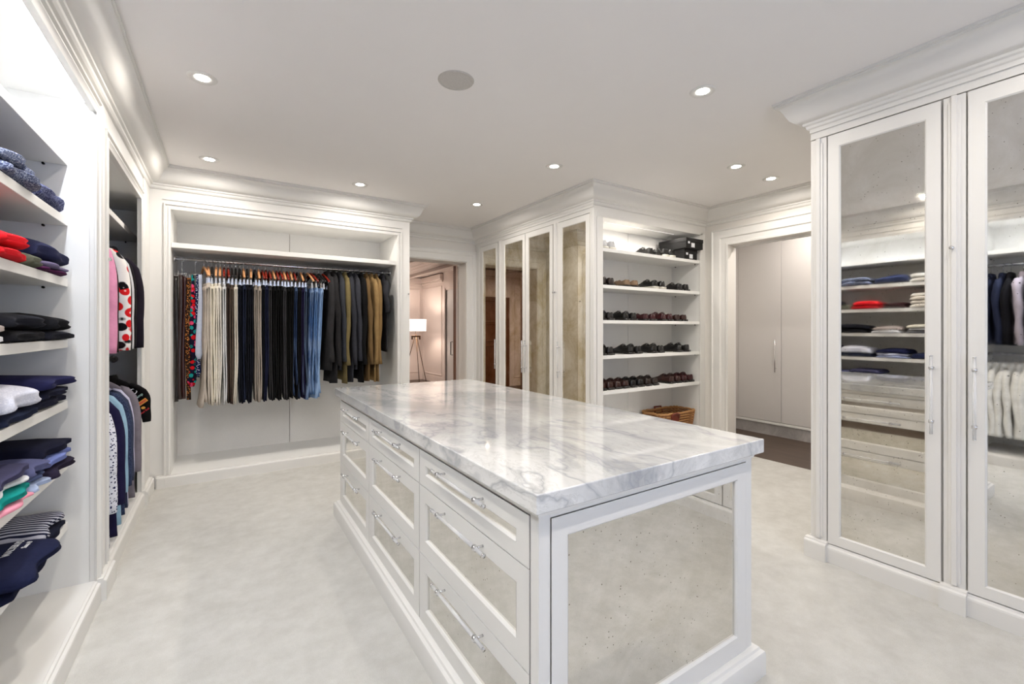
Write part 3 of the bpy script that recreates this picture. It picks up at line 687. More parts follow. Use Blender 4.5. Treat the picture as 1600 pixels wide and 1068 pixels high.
def garment(name, kind, v, loc, rz, mat, label, cat, group=None, collar=None, sc=1.0, sleeve=None):
    t = thing(name, label, cat, loc, rz, group)
    b, s1, s2, c = JV[kind][v % len(JV[kind])]
    S = (1, sc, 1)
    inst('body', b, mat, t, sc=S); inst('sleeve', s1, sleeve or mat, t, sc=S); inst('sleeve', s2, sleeve or mat, t, sc=S)
    inst('collar', c, collar or mat, t, sc=S); return t
RZ = PI/2
rnd = random.Random(5)
# --- back closet: trousers
TR = [('taupe beige', 'b9aea2', 4, 0), ('greige', 'cfc5b8', 0, 0), ('cream', 'e0d8c6', 1, 0), ('ivory', 'e6dfd0', 2, 0), ('pale stone', 'dcd6cc', 3, 0), ('cool light grey', 'cfcfcf', 1, 0),
      ('chocolate brown', '3a2e28', 0, 0), ('dark mushroom', '55483f', 2, 0), ('pale sand', 'dad2c4', 3, 0), ('deep navy', '10131f', 0, 2), ('slate navy', '1c2236', 1, 2), ('ink navy', '0d0f18', 2, 2), ('midnight navy', '12141f', 3, 2),
      ('stone taupe', '8f857b', 0, 0), ('warm taupe', 'a69b90', 1, 0), ('blue black', '0e1018', 2, 0), ('navy blue', '161a33', 3, 0), ('charcoal', '2e2d2f', 0, 0), ('soft black', '0b0b0c', 1, 0),
      ('matt black', '0a0a0a', 2, 0), ('black wool', '0d0c0d', 3, 0), ('graphite grey', '353437', 0, 0), ('jet black', '080808', 1, 0), ('coal black', '0c0b0b', 2, 0),
      ('dark washed denim', '1d2b47', 5, 0), ('near black', '0c0c10', 3, 0), ('dark violet navy', '1b1636', 0, 0), ('steel grey denim', '3f4a5a', 5, 0), ('mid blue denim', '34507c', 4, 0), ('faded blue denim', '4d6f9d', 5, 0), ('light washed denim', '7d9cc4', 4, 0)]
hk = ['hangwood', 'hangwood', 'hangblack', 'hangwood', 'hangwood', 'hangred', 'hangred', 'hangblack', 'hangblack', 'hangblack', 'hangwood', 'hangblack', 'hangwood', 'hangblack', 'hangwood', 'hangred', 'hangred', 'hangred',
      'hangwood', 'hangred', 'hangred', 'hangwood', 'hangred', 'hangwood', 'hangred', 'hangblack', 'hangwood', 'hangblack', 'hangwood', 'hangred', 'hangblack']
hn = {'hangwood': 'pale wooden', 'hangred': 'mahogany red', 'hangblack': 'black'}
nT = len(TR)
for i, (cn, hx, v, _) in enumerate(TR):
    x = -.158+.0318*i; jit = rnd.uniform(-.03, .03); zz = 2.0
    mat = fabric(hx, 'denim', 'a9bfdc' if i > 27 else '5c7193') if 'denim' in cn else fabric(hx)
    pos = f'{ordn(i)} pair from the left'
    loc = (x, 5.1+rnd.uniform(-.006, .006), zz+.0165-.019)
    jit += {0: .16, 1: .06, nT-1: .34, nT-2: .2, nT-3: .1}.get(i, 0)
    trousers(x, loc[1], loc[2]-rnd.uniform(0, .012), mat, v, f'{cn} trousers in the back closet, {pos}', 'trousers on the back closet rail', -RZ+jit)
    hanger(hk[i], loc, -RZ+jit+rnd.uniform(-.03, .03), f'{hn[hk[i]]} hanger of the {cn} trousers, {ordn(i)} clip hanger from the left', 'trouser hangers in the back closet', True)
# black + red empty looking hangers between jeans and jackets
for k, (x, kd, lb) in enumerate(((.845, 'hangblack', 'bare black hanger just right of the light jeans'), (.885, 'hangred', 'bare mahogany red hanger beside the first dark jacket'))):
    hanger(kd, (x, 5.1, 1.9975), -RZ+.15, lb, 'trouser hangers in the back closet', True)
# --- back closet: jackets
JK = [('charcoal zip jacket', '2b2a2b', 'jacket', 1.0), ('dark charcoal jacket', '232223', 'coat', 1.0), ('slate grey jacket', '33353a', 'jacket', .9), ('olive khaki long jacket', '6d6140', 'coat', .9),
      ('graphite jacket', '2f3036', 'coat', .9), ('dusky grey jacket', '34353b', 'jacket', .9), ('black jacket', '0b0b0c', 'coat', 1.0), ('brown khaki jacket', '665033', 'coat', .9),
      ('tan jacket', '8a7049', 'coat', .9), ('sand khaki jacket', '7d6440', 'coat', .85)]
jx = [.925, .985, 1.045, 1.1, 1.155, 1.21, 1.27, 1.33, 1.385, 1.44]
for i, ((cn, hx, kd, sc), x) in enumerate(zip(JK, jx)):
    jit = rnd.uniform(-.06, .06)
    t = garment('jacket', kd, i, (x, 5.1, 1.9975), -RZ+jit, fabric(hx), f'{cn} hanging in the back closet, {ordn(i)} jacket from the left', 'jacket', 'jackets on the back closet rail', sc=sc)
    if i in (3, 7, 9):
        MB().box(.255, .262, -.012, .012, -.5, -.475).build('sleeve_patch', fabric('0b0b0b'), t, world=False)
    hanger('hangblack', (x, 5.1, 1.9975), -RZ+jit, f'black hanger inside the {cn} in the back closet', 'jacket hangers in the back closet')
garment('shirt', 'tee', 0, (1.515, 5.1, 1.9975), -RZ, fabric('2c2c30'), 'charcoal short sleeved overshirt, last garment at the right end of the back closet', 'shirt')
hanger('hangblack', (1.515, 5.1, 1.9975), -RZ, 'black hanger inside the short sleeved overshirt', 'jacket hangers in the back closet')
# --- back closet: belts and ties
def strip_mesh(w, L, taper, seed, fold=.01):
    r = random.Random(seed); p = [r.uniform(0, 6) for _ in range(3)]; rings = []
    for i in range(20):
        f = i/19; hw = w/2*(1-taper*(1-f)); 
        if f > .96 and taper: hw *= .45
        ox = .006*math.sin(5*f+p[0]); oy = .006*math.sin(7*f+p[1])
        rings.append([(ox-hw, oy-fold/2, -L*f), (ox, oy-fold*.9, -L*f), (ox+hw, oy-fold/2, -L*f), (ox+hw, oy+fold/2, -L*f), (ox, oy+fold*.7, -L*f), (ox-hw, oy+fold/2, -L*f)])
    return mesh(MB().loft(rings), 'strap')
def rackh(x, lb, g):
    t = thing('tie_hanger', lb, 'hanger', (x, 5.1, 1.9975), 0, g)
    inst('hook', HB, 'chrome', t); m = MB().tube([(0, 0, -.06), (0, 0, -.13)], .003).tube([(-.045, 0, -.13), (.055, 0, -.13)], .004)
    for k in range(4): m.tube([(-.04+k*.028, 0, -.13), (-.04+k*.028, -.02, -.15), (-.04+k*.028, -.015, -.165)], .003)
    m.build('cross_bar', 'chrome', t, True, world=False); return t
rackh(-.325, 'chrome belt hanger at the left end of the back closet rail', None); rackh(-.225, 'chrome tie hanger second from the left on the back closet rail', None)
def strap(nm, x, y, ztop, w, L, tp, mat, lb, cat, buckle=False):
    t = thing(nm, lb, cat, (x, y, ztop), 0, cat+'s in the back closet')
    inst('strap' if cat == 'belt' else 'blade', strip_mesh(w, L, tp, int(x*1000)), mat, t)
    if buckle: MB().tube([(-.014, -.008, 0), (-.014, -.008, .04), (.014, -.008, .04), (.014, -.008, 0), (-.014, -.008, 0)], .003).build('buckle', 'chrome', t, True, world=False)
    elif cat == 'tie': inst('tail', strip_mesh(w*.6, L*.8, tp, int(x*999)+3), mat, t, (.008, .02, .01))
    return t
strap('leather_belt', -.362, 5.07, 1.84, .03, 1.14, 0, leather('1a0f0c'), 'near black leather belt furthest left in the closet', 'belt', True)
strap('leather_belt', -.335, 5.06, 1.85, .03, 1.13, 0, leather('2b1512'), 'dark brown leather belt second from the left', 'belt', True)
strap('leather_belt', -.308, 5.07, 1.84, .03, 1.12, 0, leather('3a1614'), 'red brown leather belt between two darker belts', 'belt', True)
strap('woven_belt', -.276, 5.05, 1.83, .034, 1.12, 0, fabric('2a1a12', 'dots', 'c07a3c'), 'brown woven belt dotted with orange, right of the leather belts', 'belt', True)
strap('necktie', -.245, 5.05, 1.85, .075, 1.02, .72, fabric('15122a', 'bloom'), 'navy tie with red, teal and pink dots', 'tie')
strap('necktie', -.212, 5.08, 1.86, .06, .95, .7, fabric('1c2550', 'dots', 'd9dcea'), 'dark blue tie with small white dots', 'tie')
strap('necktie', -.19, 5.05, 1.86, .055, .78, .6, fabric('9aa8c8', 'pin', 'e3e6ee'), 'pale blue and white striped tie beside the beige trousers', 'tie')

# --- left hanging cabinet
def hung(name, kind, v, y, z, mat, lb, cat, grp, x=-.8, hg='hangblack', sc=1.0, collar=None, sleeve=None, jit=None, hang=True, hl=None):
    j = rnd.uniform(-.05, .05) if jit is None else jit
    t = garment(name, kind, v, (x, y, z-.0625), j, mat, lb, cat, grp, collar, sc, sleeve)
    if hang: hanger(hg, (-.8, y, z-.0025), j, f'{hn[hg]} hanger inside the {hl or lb.split(",")[0].split(" hanging")[0]}', 'hangers of the left cabinets', drop=.06)
    return t
g = 'garments on the upper rail of the left cabinet'; Z = 2.04
hung('shirt', 'short', 0, 3.4, Z, fabric('d58fae'), 'pink shirt hanging nearest on the upper left rail', 'shirt', g, x=-.775, sc=1.2)
hung('jacket', 'short', 1, 3.53, Z, fabric('251c18'), 'dark brown jacket behind the pink shirt', 'jacket', g, x=-.79)
hung('shirt', 'short', 1, 3.66, Z, fabric('4a64a8'), 'blue shirt half hidden behind the pink one', 'shirt', g, x=-.81)
hung('shirt', 'short', 0, 3.84, Z, fabric('ece6e2', 'bloom', 'red'), 'white shirt with big red and black print on the upper left rail', 'shirt', g, x=-.775, sc=1.2, hl='red and black printed shirt')
hung('jacket', 'short', 2, 3.95, Z, fabric('1a161c'), 'black jacket right behind the red printed shirt', 'jacket', g, x=-.785)
hung('shirt', 'short', 1, 4.05, Z, fabric('c9c9cc'), 'pale grey shirt between two black jackets', 'shirt', g, x=-.785)
hung('jacket', 'short', 0, 4.17, Z, fabric('131014'), 'black jacket behind the pale grey shirt', 'jacket', g, x=-.785)
hung('jacket', 'short', 1, 4.34, Z, fabric('1a1420'), 'black velvet jacket furthest along the upper left rail', 'jacket', g, x=-.765, sc=1.3)
g = 'garments on the lower rail of the left cabinet'; Z = 1.1
hung('shirt', 'shirt', 0, 3.36, Z, fabric('d9dbe6', 'dots', '1d2450'), 'white shirt densely dotted with navy, nearest on the lower left rail', 'shirt', g, x=-.77, sc=1.1)
hung('shirt', 'shirt', 1, 3.5, Z, fabric('1a1638'), 'dark violet navy shirt with the lowest hem on the lower rail', 'shirt', g, x=-.755, sc=1.1)
hung('shirt', 'shirt', 2, 3.62, Z, fabric('b9c2d6', 'heather', '35406e'), 'speckled blue and white shirt on the lower left rail', 'shirt', g, x=-.79)
hung('shirt', 'shirt', 0, 3.74, Z, fabric('8fb0c6'), 'light blue shirt on the lower left rail', 'shirt', g, x=-.775)
hung('shirt', 'shirt', 1, 3.88, Z, fabric('27304a', 'heather', '4c587a'), 'slub navy linen shirt on the lower left rail', 'shirt', g, x=-.775, sc=1.1)
hung('shirt', 'shirt', 2, 4.0, Z, fabric('3b4258', 'heather', '1c2238'), 'dusky blue linen shirt behind the slub navy one', 'shirt', g, x=-.78)
hung('shirt', 'shirt', 0, 4.1, Z, fabric('b9b8d0'), 'lavender shirt on the lower left rail', 'shirt', g, x=-.79)
hung('shirt', 'shirt', 1, 4.24, Z, fabric('77717a'), 'grey linen shirt near the far end of the lower left rail', 'shirt', g, x=-.77, collar=fabric('7fa6a4'), sc=1.1)
pol = hung('polo_shirt', 'polo', 0, 4.42, Z, fabric('0c0a0c'), 'black polo shirt with sponsor patches on its sleeve, last on the lower rail', 'shirt', g, x=-.745, jit=.12, sc=1.2, hl='patched black polo shirt')
def flat(name, pts, mat, parent, th=.002):
    n = len(pts); return MB().loft([[(x, 0, z) for x, z in pts], [(x, -th, z) for x, z in pts]]).build(name, mat, parent, world=False)
def word(name, s_, size, mat, parent, loc, rot, ex=.0006):
    c = bpy.data.curves.new(name, 'FONT'); c.body = s_; c.size = size; c.extrude = ex; c.offset = size*.012; c.align_x = 'CENTER'; c.align_y = 'CENTER'
    o = bpy.data.objects.new(name, c); C.objects.link(o); bpy.context.view_layer.update()
    me = bpy.data.meshes.new_from_object(o.evaluated_get(bpy.context.evaluated_depsgraph_get())); bpy.data.objects.remove(o)
    me.materials.clear(); me.materials.append(mat); o = bpy.data.objects.new(name, me); C.objects.link(o)
    o.parent = parent; o.location = loc; o.rotation_euler = rot; return o
def plain(name, hx, r=.6):
    q = NT(name); q.set(col=q.ramp(q.noise(q.coord(), 5, 1), [(.4, hx), (.6, hx)]), rough=r); return q.m
M['yel'] = plain('yellow_print', 'e0a640'); M['redp'] = plain('red_print', 'c8202c'); M['whp'] = plain('white_print', 'e4e6ea'); M['crm'] = plain('cream_print', 'd8d2bc'); M['mint'] = plain('mint_print', 'a9c9c2')
# printed sponsor patches stand just proud of the sleeve's near face
pa = math.radians(38)
for (cx, cz, w_, h_, mt, tx, tm, ts) in ((.218, -.235, .062, .028, 'yel', 'PIRELLI', 'redp', .015), (.232, -.305, .0, .0, None, 'Red Bull', 'redp', .019), (.2, -.185, 0, 0, None, 'amp', 'mint', .026)):
    if mt:
        pts = [(cx+a*math.cos(pa)-b*math.sin(pa), cz+a*math.sin(pa)+b*math.cos(pa)) for a, b in ((-w_/2, -h_/2), (w_/2, -h_/2), (w_/2, h_/2), (-w_/2, h_/2))]
        o = flat('patch', pts, mt, pol); o.location = (0, -.048, 0)
        w2, h2 = w_*.86, h_*.62; pts = [(cx+a*math.cos(pa)-b*math.sin(pa), cz+a*math.sin(pa)+b*math.cos(pa)) for a, b in ((-w2/2, -h2/2), (w2/2, -h2/2), (w2/2, h2/2), (-w2/2, h2/2))]
        o = flat('patch_field', pts, plain('orange_print', 'd8763a'), pol); o.location = (0, -.0505, 0)
    word('lettering', tx, ts, M[tm], pol, (cx, -.054, cz), (PI/2, -pa, 0))
pts = [(.222+.013*math.cos(2*PI*k/16), -.28+.010*math.sin(2*PI*k/16)) for k in range(16)]
flat('emblem_disc', pts, 'yel', pol).location = (0, -.05, 0)
MB().loft([[(.165+r*math.cos(2*PI*k/20), -.05, -.15+r*math.sin(2*PI*k/20)) for k in range(20)] for r in (.016, .022)], True, False).build('emblem_ring', 'whp', pol, world=False)
# --- near cabinet (seen in the tall right mirror)
g = 'jackets in the mirrored near cabinet'
for k, (y, hx, lb) in enumerate(((1.225, '1c2135', 'navy jacket furthest along the near upper rail'), (1.14, '20263c', 'dark blue jacket second along the near upper rail'), (1.085, '0c0c12', 'black jacket third along the near upper rail'),
                                 (1.0, 'a9a1ae', 'lilac grey jacket on the near upper rail'), (.9, '15172a', 'ink blue jacket before the lilac grey one'), (.78, '2a2c38', 'slate jacket nearest on the near upper rail'))):
    hung('jacket', 'short', k, y, 2.02, fabric(hx), lb+', seen in mirror', 'jacket', g, x=-.8)
for k in range(12):
    hung('shirt', 'short', k, 1.23-.052*k, 1.1, fabric('e8e7e4'), f'white shirt on the near lower rail, {ordn(k)} counted from its far end', 'shirt', 'white shirts on the near lower rail', x=-.8, hl=f'{ordn(k)} white shirt of the near lower rail')

# ------------------------------------------------------------------ folded clothes
def folded_mesh(seed, w, d, h, layers):
    r = random.Random(seed); ph = [r.uniform(0, 6) for _ in range(8)]; rings = []
    K = 18; N = 30
    for i in range(K):
        f = -1+2*i/(K-1); e = (1-abs(f)**6)**.5 if abs(f) < 1 else 0
        y = f*w/2; e = max(e, .0); sx = .90+.10*e; hh = h*(.5+.5*e)
        ring = []
        for j in range(N):
            a = 2*PI*j/N; c, s_ = math.cos(a), math.sin(a)
            x = d/2*sx*math.copysign(abs(c)**.45, c)*(1 if e > .01 else .93); zf = .5+.5*math.copysign(abs(s_)**.7, s_)
            z = hh*zf
            if layers > 1:
                gq = abs(math.sin(PI*layers*(z/h))) if h else 1
                x -= math.copysign(.012*(1-gq)**2, c)*(abs(c)**.5)
            x += .010*math.sin(5*y/w*2+ph[0]+z*30)*(1 if c > 0 else .3)+.005*math.sin(23*y+ph[1])
            z += zf*(.10*h*math.sin(9*y+4*x+ph[2])+.07*h*math.sin(21*x+7*y+ph[3]))*e
            z += zf*h*.12*math.cos(f*PI/2)
            ring.append((x, y+.006*math.sin(40*x+ph[4])*abs(f), max(z, 0) if zf < .05 else z))
        rings.append(ring)
    return mesh(MB().loft(rings), 'folded_cloth')
def fold_mesh_cached(c={}):
    def get(seed, w, d, h, L):
        k = (seed, round(w, 2), round(d, 2), round(h, 3), L)
        if k not in c: c[k] = folded_mesh(seed, w, d, h, L)
        return c[k]
    return get
FM = fold_mesh_cached()
cnt = [0]
def pile(y0, y1, zb, items, where, xf=-.618, d=.36):
    z = zb
    for k, it in enumerate(items):
        col, kind, hx2, h, lb = it[:5]; off = it[5] if len(it) > 5 else 0; cat = it[6] if len(it) > 6 else 'sweater'
        cnt[0] += 1; w = (y1-y0)*(1-.04*(k % 2)); r = random.Random(cnt[0])
        pos = '' if len(items) == 1 else (', bottom of pile' if k == 0 else (', top of pile' if k == len(items)-1 else f', {ordn(k)} up'))
        o = inst('folded_'+cat.replace(' ', '_'), FM(cnt[0] % 5, w, d, h, 2 if h > .03 else 1), fabric(col, kind, hx2), None, (xf-d/2+off+r.uniform(-.01, .01), (y0+y1)/2+.018+r.uniform(-.008, .008), z), (0, 0, r.uniform(-.06, .06)))
        tag(o, f'{lb}, {where}{pos}', cat, 'folded clothes on the left shelves'); z += h*1.0
        last = o
    return last
sh = ['highest folded pile shelf', 'shelf with the red sweaters', 'shelf below the red sweaters', 'fourth clothes shelf', 'shelf with pink and teal', 'lowest clothes shelf']
ZT = [SWZ[i]+.04 for i in range(1, 7)]
pile(2.53, 2.93, ZT[0], [('22264a', 'heather', '8e94b4', .085, 'navy marled wool sweater')], sh[0]+' by the divider')
pile(2.2, 2.52, ZT[0], [('39405c', 'heather', 'b5bccb', .05, 'bluish grey marled sweater'), ('4c5570', 'heather', 'c5cad6', .045, 'frosted blue sweater')], sh[0])
pile(1.85, 2.17, ZT[0], [('1c2340', 'heather', '4a5478', .085, 'ribbed navy sweater')], sh[0]+' in its middle')
pile(1.52, 1.82, ZT[0], [('e6e2d8', 'plain', None, .05, 'cream sweater'), ('efece4', 'plain', None, .05, 'white sweater')], sh[0]+' at the near end')
pile(2.55, 2.94, ZT[1], [('43143c', 'plain', None, .02, 'plum sweater'), ('6a6280', 'plain', None, .026, 'mauve grey sweater'), ('1f2240', 'plain', None, .075, 'dark navy sweater')], sh[1])
pile(2.40, 2.56, ZT[1], [('585a4c', 'plain', None, .05, 'olive grey sweater')], sh[1]+' between red and navy', d=.3)
pile(2.1, 2.39, ZT[1], [('c81420', 'plain', None, .045, 'red sweater', .01), ('dc1c26', 'plain', None, .045, 'bright red sweater', .012)], sh[1])
pile(1.86, 2.08, ZT[1], [('2d1216', 'plain', None, .035, 'dark maroon sweater'), ('3c1a20', 'plain', None, .03, 'maroon sweater')], sh[1])
pile(1.52, 1.83, ZT[1], [('dcd5ca', 'plain', None, .045, 'pale stone sweater'), ('e6dfd4', 'plain', None, .04, 'ivory sweater'), ('d6cdc0', 'plain', None, .04, 'light beige sweater'), ('e8e3da', 'plain', None, .04, 'off white sweater')], sh[1])
pile(2.62, 2.95, ZT[2], [('14151e', 'plain', None, .04, 'black knit sweater', .02), ('0c0c11', 'plain', None, .065, 'soft black sweater')], sh[2]+' by the divider')
pile(2.22, 2.6, ZT[2], [('0e0e14', 'plain', None, .05, 'black ribbed sweater', .015), ('15161f', 'plain', None, .05, 'blue black sweater')], sh[2])
pile(1.9, 2.18, ZT[2], [('dedee2', 'plain', None, .035, 'white jumper'), ('b9aca8', 'plain', None, .04, 'pinkish taupe jumper')], sh[2])
pile(1.55, 1.86, ZT[2], [('6c6c70', 'plain', None, .03, 'mid grey jumper'), ('8a8a8c', 'plain', None, .03, 'light grey jumper'), ('e2dccc', 'plain', None, .035, 'cream jumper')], sh[2])
pile(2.56, 2.95, ZT[3], [('191b2c', 'plain', None, .045, 'dark indigo sweater', 0), ('15172a', 'plain', None, .04, 'dark navy pullover', .01), ('1d1e44', 'plain', None, .05, 'deep violet blue sweater', .02)], sh[3])
pile(2.2, 2.54, ZT[3], [('1a2138', 'plain', None, .045, 'navy cotton jumper', .01), ('c6c8d6', 'heather', 'e6e6ee', .075, 'light grey marled sweatshirt', .02)], sh[3])
pile(1.84, 2.14, ZT[3], [('9aa4c8', 'plain', None, .03, 'powder blue jumper'), ('c9cde2', 'plain', None, .025, 'icy blue jumper'), ('1b1f42', 'plain', None, .05, 'royal navy jumper')], sh[3])
pile(1.54, 1.8, ZT[3], [('242a4a', 'plain', None, .07, 'dusk blue jumper')], sh[3])
pile(2.6, 2.95, ZT[4], [('231d30', 'plain', None, .045, 'aubergine sweater', .02), ('6d7ab4', 'plain', None, .04, 'periwinkle sweater', .01), ('12142a', 'plain', None, .05, 'inky navy sweater', .015)], sh[4])
pile(2.42, 2.62, ZT[4], [('a9b8d8', 'plain', None, .032, 'light blue tee', .012, 'shirt'), ('4b5578', 'plain', None, .03, 'dusty blue tee', .0, 'shirt'), ('55587c', 'plain', None, .045, 'faded slate sweatshirt', .01)], sh[4])
pile(2.1, 2.42, ZT[4], [('e898ac', 'plain', None, .03, 'pink tee', .02, 'shirt'), ('0f8a84', 'plain', None, .04, 'teal green tee', .015, 'shirt'), ('d8dade', 'plain', None, .028, 'white tee', .0, 'shirt'), ('403f5c', 'plain', None, .045, 'greyed violet sweatshirt', .0)], sh[4])
pile(1.6, 2.0, ZT[4], [('e2e4ea', 'plain', None, .03, 'washed white tee', 0, 'shirt'), ('0c0c10', 'plain', None, .03, 'black tee', 0, 'shirt')], sh[4])
pile(2.56, 2.93, ZT[5], [('15182c', 'plain', None, .05, 'navy sweatshirt', .0), ('171b34', 'stripe', 'b9bac8', .04, 'navy and grey striped top', -.01, 'shirt')], sh[5])
tee = pile(2.16, 2.575, ZT[5], [('12162e', 'plain', None, .045, 'deep navy sweatshirt', .0), ('161b38', 'plain', None, .045, 'navy sweatshirt with white lettering', .02)], sh[5], xf=-.585)
tee.rotation_euler = (0, 0, 0)
def onto(o, base):  # press the print down onto the cloth
    from mathutils.bvhtree import BVHTree
    me = base.data; bv = BVHTree.FromPolygons([v.co for v in me.vertices], [p.vertices for p in me.polygons])
    R = o.rotation_euler.to_matrix(); L = Vector(o.location); Ri = R.inverted()
    for v in o.data.vertices:
        w = R @ v.co + L; hit = bv.ray_cast(Vector((w.x, w.y, .5)), Vector((0, 0, -1)))[0]
        if hit is not None: w.z = hit.z + .0012 + (w.z-L.z)
        v.co = Ri @ (w-L)
tx, ty = tee.location.x, tee.location.y
for s_, sz, wx, wy, mt in (('WALTER PO', .03, -.672, 2.455, 'whp'), ('Since 19', .022, -.64, 2.47, 'whp'), ('MOW', .07, -.735, 2.36, 'crm')):
    onto(word('lettering', s_, sz, M[mt], tee, (wx-tx, wy-ty, .06), (0, 0, PI/2)), tee)
pile(1.6, 2.1, ZT[5], [('2a2c34', 'plain', None, .05, 'charcoal sweatshirt'), ('b9bac0', 'plain', None, .04, 'ash grey sweatshirt')], sh[5])

# ------------------------------------------------------------------ shoes
def shoe_meshes(kind):
    K = 20; rings = []; Ls = .29
    wd = lambda f: .050*(.62+.38*math.sin(min(1, f*1.5+.12)*PI/2)) if f < .62 else .050*(1-((f-.62)/.40)**2.4)**.5
    hs = 0.018 if kind != 'sneaker' else .026
    top = [(0, .058), (.1, .066), (.25, .052), (.36, .056), (.44, .078), (.52, .07), (.65, .05), (.8, .036), (.93, .026), (1, .006)]
    if kind == 'sneaker': top = [(a, b*1.05) for a, b in top]
    if kind == 'loafer': top = [(0, .056), (.1, .06), (.25, .046), (.38, .046), (.46, .058), (.55, .052), (.65, .044), (.8, .034), (.93, .024), (1, .006)]
    def T(f):
        for (a, b), (c, d) in zip(top, top[1:]):
            if f <= c: return b+(d-b)*(f-a)/(c-a)
        return top[-1][1]
    for i in range(K):
        f = i/(K-1); w = max(wd(f), .006)*(1 if i else .55); h = T(f); y = -.0+Ls*f; g = max(0, min(1, (f-.40)/.08)) 
        op = 1-g if f > .03 else 0
        hin = h*g+.02*op if op else h
        P = [(-w, 0), (-w*1.04, .3*h), (-w*.94, .66*h), (-w*.74, .94*h), (-w*.6, h), (-w*.5, hin*.97 if op else h*1.01), (0, hin if op else h*1.05)]
        P = P+[(-x, z) for x, z in reversed(P[:-1])]
        rings.append([(x, y+(.012 if i == 0 else 0), z+hs) for x, z in P])
    up = mesh(MB().loft(rings), 'upper')
    out = []
    for i in range(K):
        f = i/(K-1); out.append((max(wd(f), .006)+.005, Ls*f-.004+(.010*f)))
    pts = [(-x, y) for x, y in out]+[(x, y) for x, y in reversed(out)]
    so = mesh(MB().loft([[(x, y, z+(.012*max(0, (y-.2)/.09)**2)) for x, y in pts] for z in ((.006 if kind != 'sneaker' else .0), hs+.003)]), 'sole')
    hp = [(x, y) for x, y in pts if y < .085]
    he = mesh(MB().loft([[(x*.97, y, z) for x, y in hp] for z in (0, .012)]), 'heel')
    m = MB()
    for q in range(4 if kind != 'loafer' else 1):
        f = .43+.045*q; h = T(f)*1.06+hs; wq = .026
        m.tube([(-wq, Ls*f, h-.008), (0, Ls*f+.002, h+.003), (wq, Ls*f, h-.008)], .003 if kind != 'loafer' else .006, 6)
    if kind != 'loafer': m.tube([(-.028, Ls*.4, T(.42)+hs), (-.012, Ls*.43, T(.43)+hs+.012), (0, Ls*.43, T(.43)+hs+.003), (.012, Ls*.43, T(.43)+hs+.012), (.028, Ls*.4, T(.42)+hs)], .0022, 6)
    la = mesh(m, 'laces')
    return up, so, he, la
SH = {k: shoe_meshes(k) for k in ('derby', 'sneaker', 'loafer')}
def shoe(x, z, kind, up, so, lb, y=3.235, rz=0.0, la=None, grp=None):
    t = thing('shoe', lb, 'shoe', (x, y, z+.0005), rz, grp); a, b, c, d = SH[kind]
    inst('upper', a, up, t); inst('sole', b, so, t)
    if kind != 'sneaker': inst('heel', c, so, t)
    inst('laces' if kind != 'loafer' else 'saddle_strap', d, la or up, t); return t
blk = leather('131011'); brn = leather('3a1c17'); ox = leather('421218'); dk = leather('0e0c0c'); sol = leather('1a1412'); tan = fabric('8a735e'); wht = leather('d8d8da'); wsole = leather('dcd8cc'); drk = leather('2a1b16')
sn = ['top shoe shelf', 'second shoe shelf', 'third shoe shelf', 'fourth shoe shelf', 'lowest shoe shelf']
def pair(xs, si, kind, up, so, lb, la=None, rz=0.0, dy=0):
    for k, x in enumerate(xs):
        side = '' if len(xs) == 1 else (', left one' if k == 0 else ', right one')
        shoe(x, zs[si], kind, up, so, f'{lb} on the {sn[si]}{side}', 3.235+dy, rz+rnd.uniform(-.05, .05), la, 'shoes in the shoe cabinet')
pair([3.185, 3.3], 0, 'sneaker', wht, wsole, 'white trainer'); pair([3.88, 3.995], 0, 'derby', dk, sol, 'black shoe left of the boxes'); pair([4.12, 4.23], 0, 'sneaker', dk, wsole, 'black trainer with cream sole beside the boxes')
pair([3.17, 3.285], 1, 'derby', drk, sol, 'dark brown shoe with tan heel', leather('6a4a30')); pair([3.52, 3.64], 1, 'loafer', tan, sol, 'taupe suede loafer'); pair([3.95, 4.07], 1, 'sneaker', dk, wsole, 'black shoe on a white sole'); pair([4.37, 4.49], 1, 'derby', blk, sol, 'black lace-up at the right end')
pair([3.165, 3.275], 2, 'derby', blk, sol, 'black shoe at the left end'); pair([3.5, 3.615], 2, 'derby', dk, sol, 'black lace-up beside the burgundy pairs'); pair([3.8, 3.915], 2, 'loafer', ox, sol, 'burgundy loafer'); pair([4.09, 4.2], 2, 'derby', ox, sol, 'oxblood lace-up'); pair([4.33, 4.45], 2, 'loafer', brn, sol, 'brown tasselled loafer at the right end')
pair([3.165, 3.275], 3, 'derby', blk, sol, 'black shoe at the left end'); pair([3.57, 3.69], 3, 'derby', dk, sol, 'large black derby shoe, left of the middle'); pair([3.93, 4.045], 3, 'derby', blk, sol, 'black derby shoe right of the middle'); pair([4.36, 4.5], 3, 'derby', dk, sol, 'long black shoe at the right end', None, .18, -.01)
pair([3.165, 3.275], 4, 'derby', brn, sol, 'dark brown brogue at the left end'); pair([3.385, 3.495], 4, 'derby', brn, sol, 'brown brogue second pair from the left'); pair([3.61, 3.72], 4, 'derby', dk, sol, 'black lace-up between brown pairs'); pair([3.84, 3.95], 4, 'derby', drk, sol, 'brown black lace-up near the middle'); pair([4.23, 4.34], 4, 'derby', brn, sol, 'long brown lace-up right of the gap'); pair([4.46, 4.57], 4, 'derby', ox, sol, 'oxblood shoe at the right end')
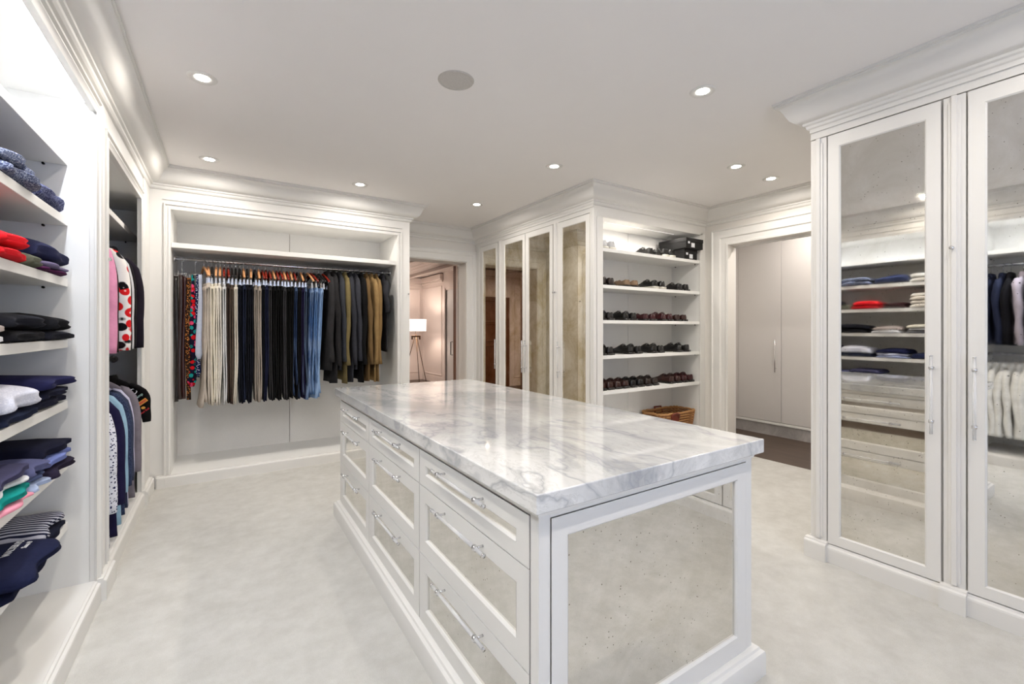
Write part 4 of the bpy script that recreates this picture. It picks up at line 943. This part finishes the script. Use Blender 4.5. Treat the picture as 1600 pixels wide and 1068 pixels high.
# shoe boxes
def shoebox(x0, x1, y0, y1, z0, z1, lb, label=True):
    t = thing('shoe_box', lb, 'box', ((x0+x1)/2, (y0+y1)/2, z0), 0, 'black boxes on the top shoe shelf')
    MB().box(x0, x1, y0, y1, z0, z1-.035).build('box_body', plain('black_card', '0b0a0a', .7), t, False, .002)
    MB().box(x0-.004, x1+.004, y0-.004, y1+.004, z1-.04, z1).build('lid', plain('black_card', '100e0f', .6), t, False, .002)
    if label: MB().box(x0+.09, x0+.15, y0-.0015, y0, z0+.012, z0+.06).build('label', 'whp', t); MB().box(x0+.03, x0+.065, y0-.0015, y0, z0+.05, z0+.075).build('label', 'whp', t)
    else: MB().box(x0+.17, x0+.2, y0-.006, y0-.004, z1-.03, z1-.02).build('label', 'whp', t)
shoebox(4.38, 4.61, 3.20, 3.53, 2.1535, 2.27, 'lower black box with white labels on the top shoe shelf')
shoebox(4.345, 4.648, 3.15, 3.52, 2.2705, 2.385, 'wide black box stacked on the labelled box')
# wicker basket
t = thing('wicker_basket', 'brown woven wicker basket with leather handles at the bottom of the shoe cabinet', 'basket', (4.345, 3.385, .1045))
def rr(k, n, a, b, rad=.06):
    an = 2*PI*k/n; c, s_ = math.cos(an), math.sin(an); return (a*math.copysign(abs(c)**.35, c), b*math.copysign(abs(s_)**.35, s_))
wk = plain('wicker', '93603a', .6); wk2 = plain('wicker_light', 'b58552', .6)
for par in (0, 1):
    m = MB()
    for row in range(par, 20, 2):
        z = .012+row*.0145; a = .265+.045*z/.3; b = .125+.03*z/.3; n = 96
        m.tube([(lambda q: (q[0]*(1+.022*((-1)**((k//3)+row))), q[1]*(1+.04*((-1)**((k//3)+row))), z))(rr(k, n, a, b)) for k in range(n+1)], .0078, 5, False)
    o = m.build('woven_strand', wk if par else wk2, t, True, world=False); o['kind'] = 'stuff'
m = MB()
for k in range(0, 96, 6):
    x, y = rr(k+1, 96, .262, .123); x2, y2 = rr(k+1, 96, .308, .152); m.tube([(x, y, 0), (x2, y2, .3)], .005, 6)
o = m.build('stake', wk, t, True, world=False)
MB().tube([(lambda q: (q[0], q[1], .305+.004*math.sin(k*1.2)))(rr(k, 96, .312, .156)) for k in range(97)], .013, 8, False).build('rim', wk2, t, True, world=False)
MB().box(-.255, .255, -.115, .115, .001, .012).build('bottom', wk, t, world=False)
lm = leather('7a2c14')
for s_ in (-1, 1):
    MB().tube([(s_*.1-.06-.0, -.168, .25), (s_*.1-.055, -.176, .3), (s_*.1, -.178, .315), (s_*.1+.055, -.176, .3), (s_*.1+.06, -.168, .25)], .011, 8).build('handle', lm, t, True, world=False) if s_ < 0 else None
MB().box(-.17, -.04, -.172, -.162, .22, .3).build('leather_patch', lm, t, False, .003, world=False)
MB().tube([(-.06, .15, .26), (-.05, .162, .33), (.06, .162, .33), (.07, .15, .26)], .011, 8).build('handle', lm, t, True, world=False)
# grey loafers left on the deck of the left hanging cabinet
for k, (yy, lb) in enumerate(((3.33, 'grey striped slipper on the floor of the left hanging cabinet, nearer one'), (3.45, 'grey striped slipper on the floor of the left hanging cabinet, further one'))):
    shoe(-.60, .11, 'sneaker', fabric('5a5c60', 'pin', '9a9ca0'), leather('3a3a3c'), lb, yy, PI/2, None, 'slippers')
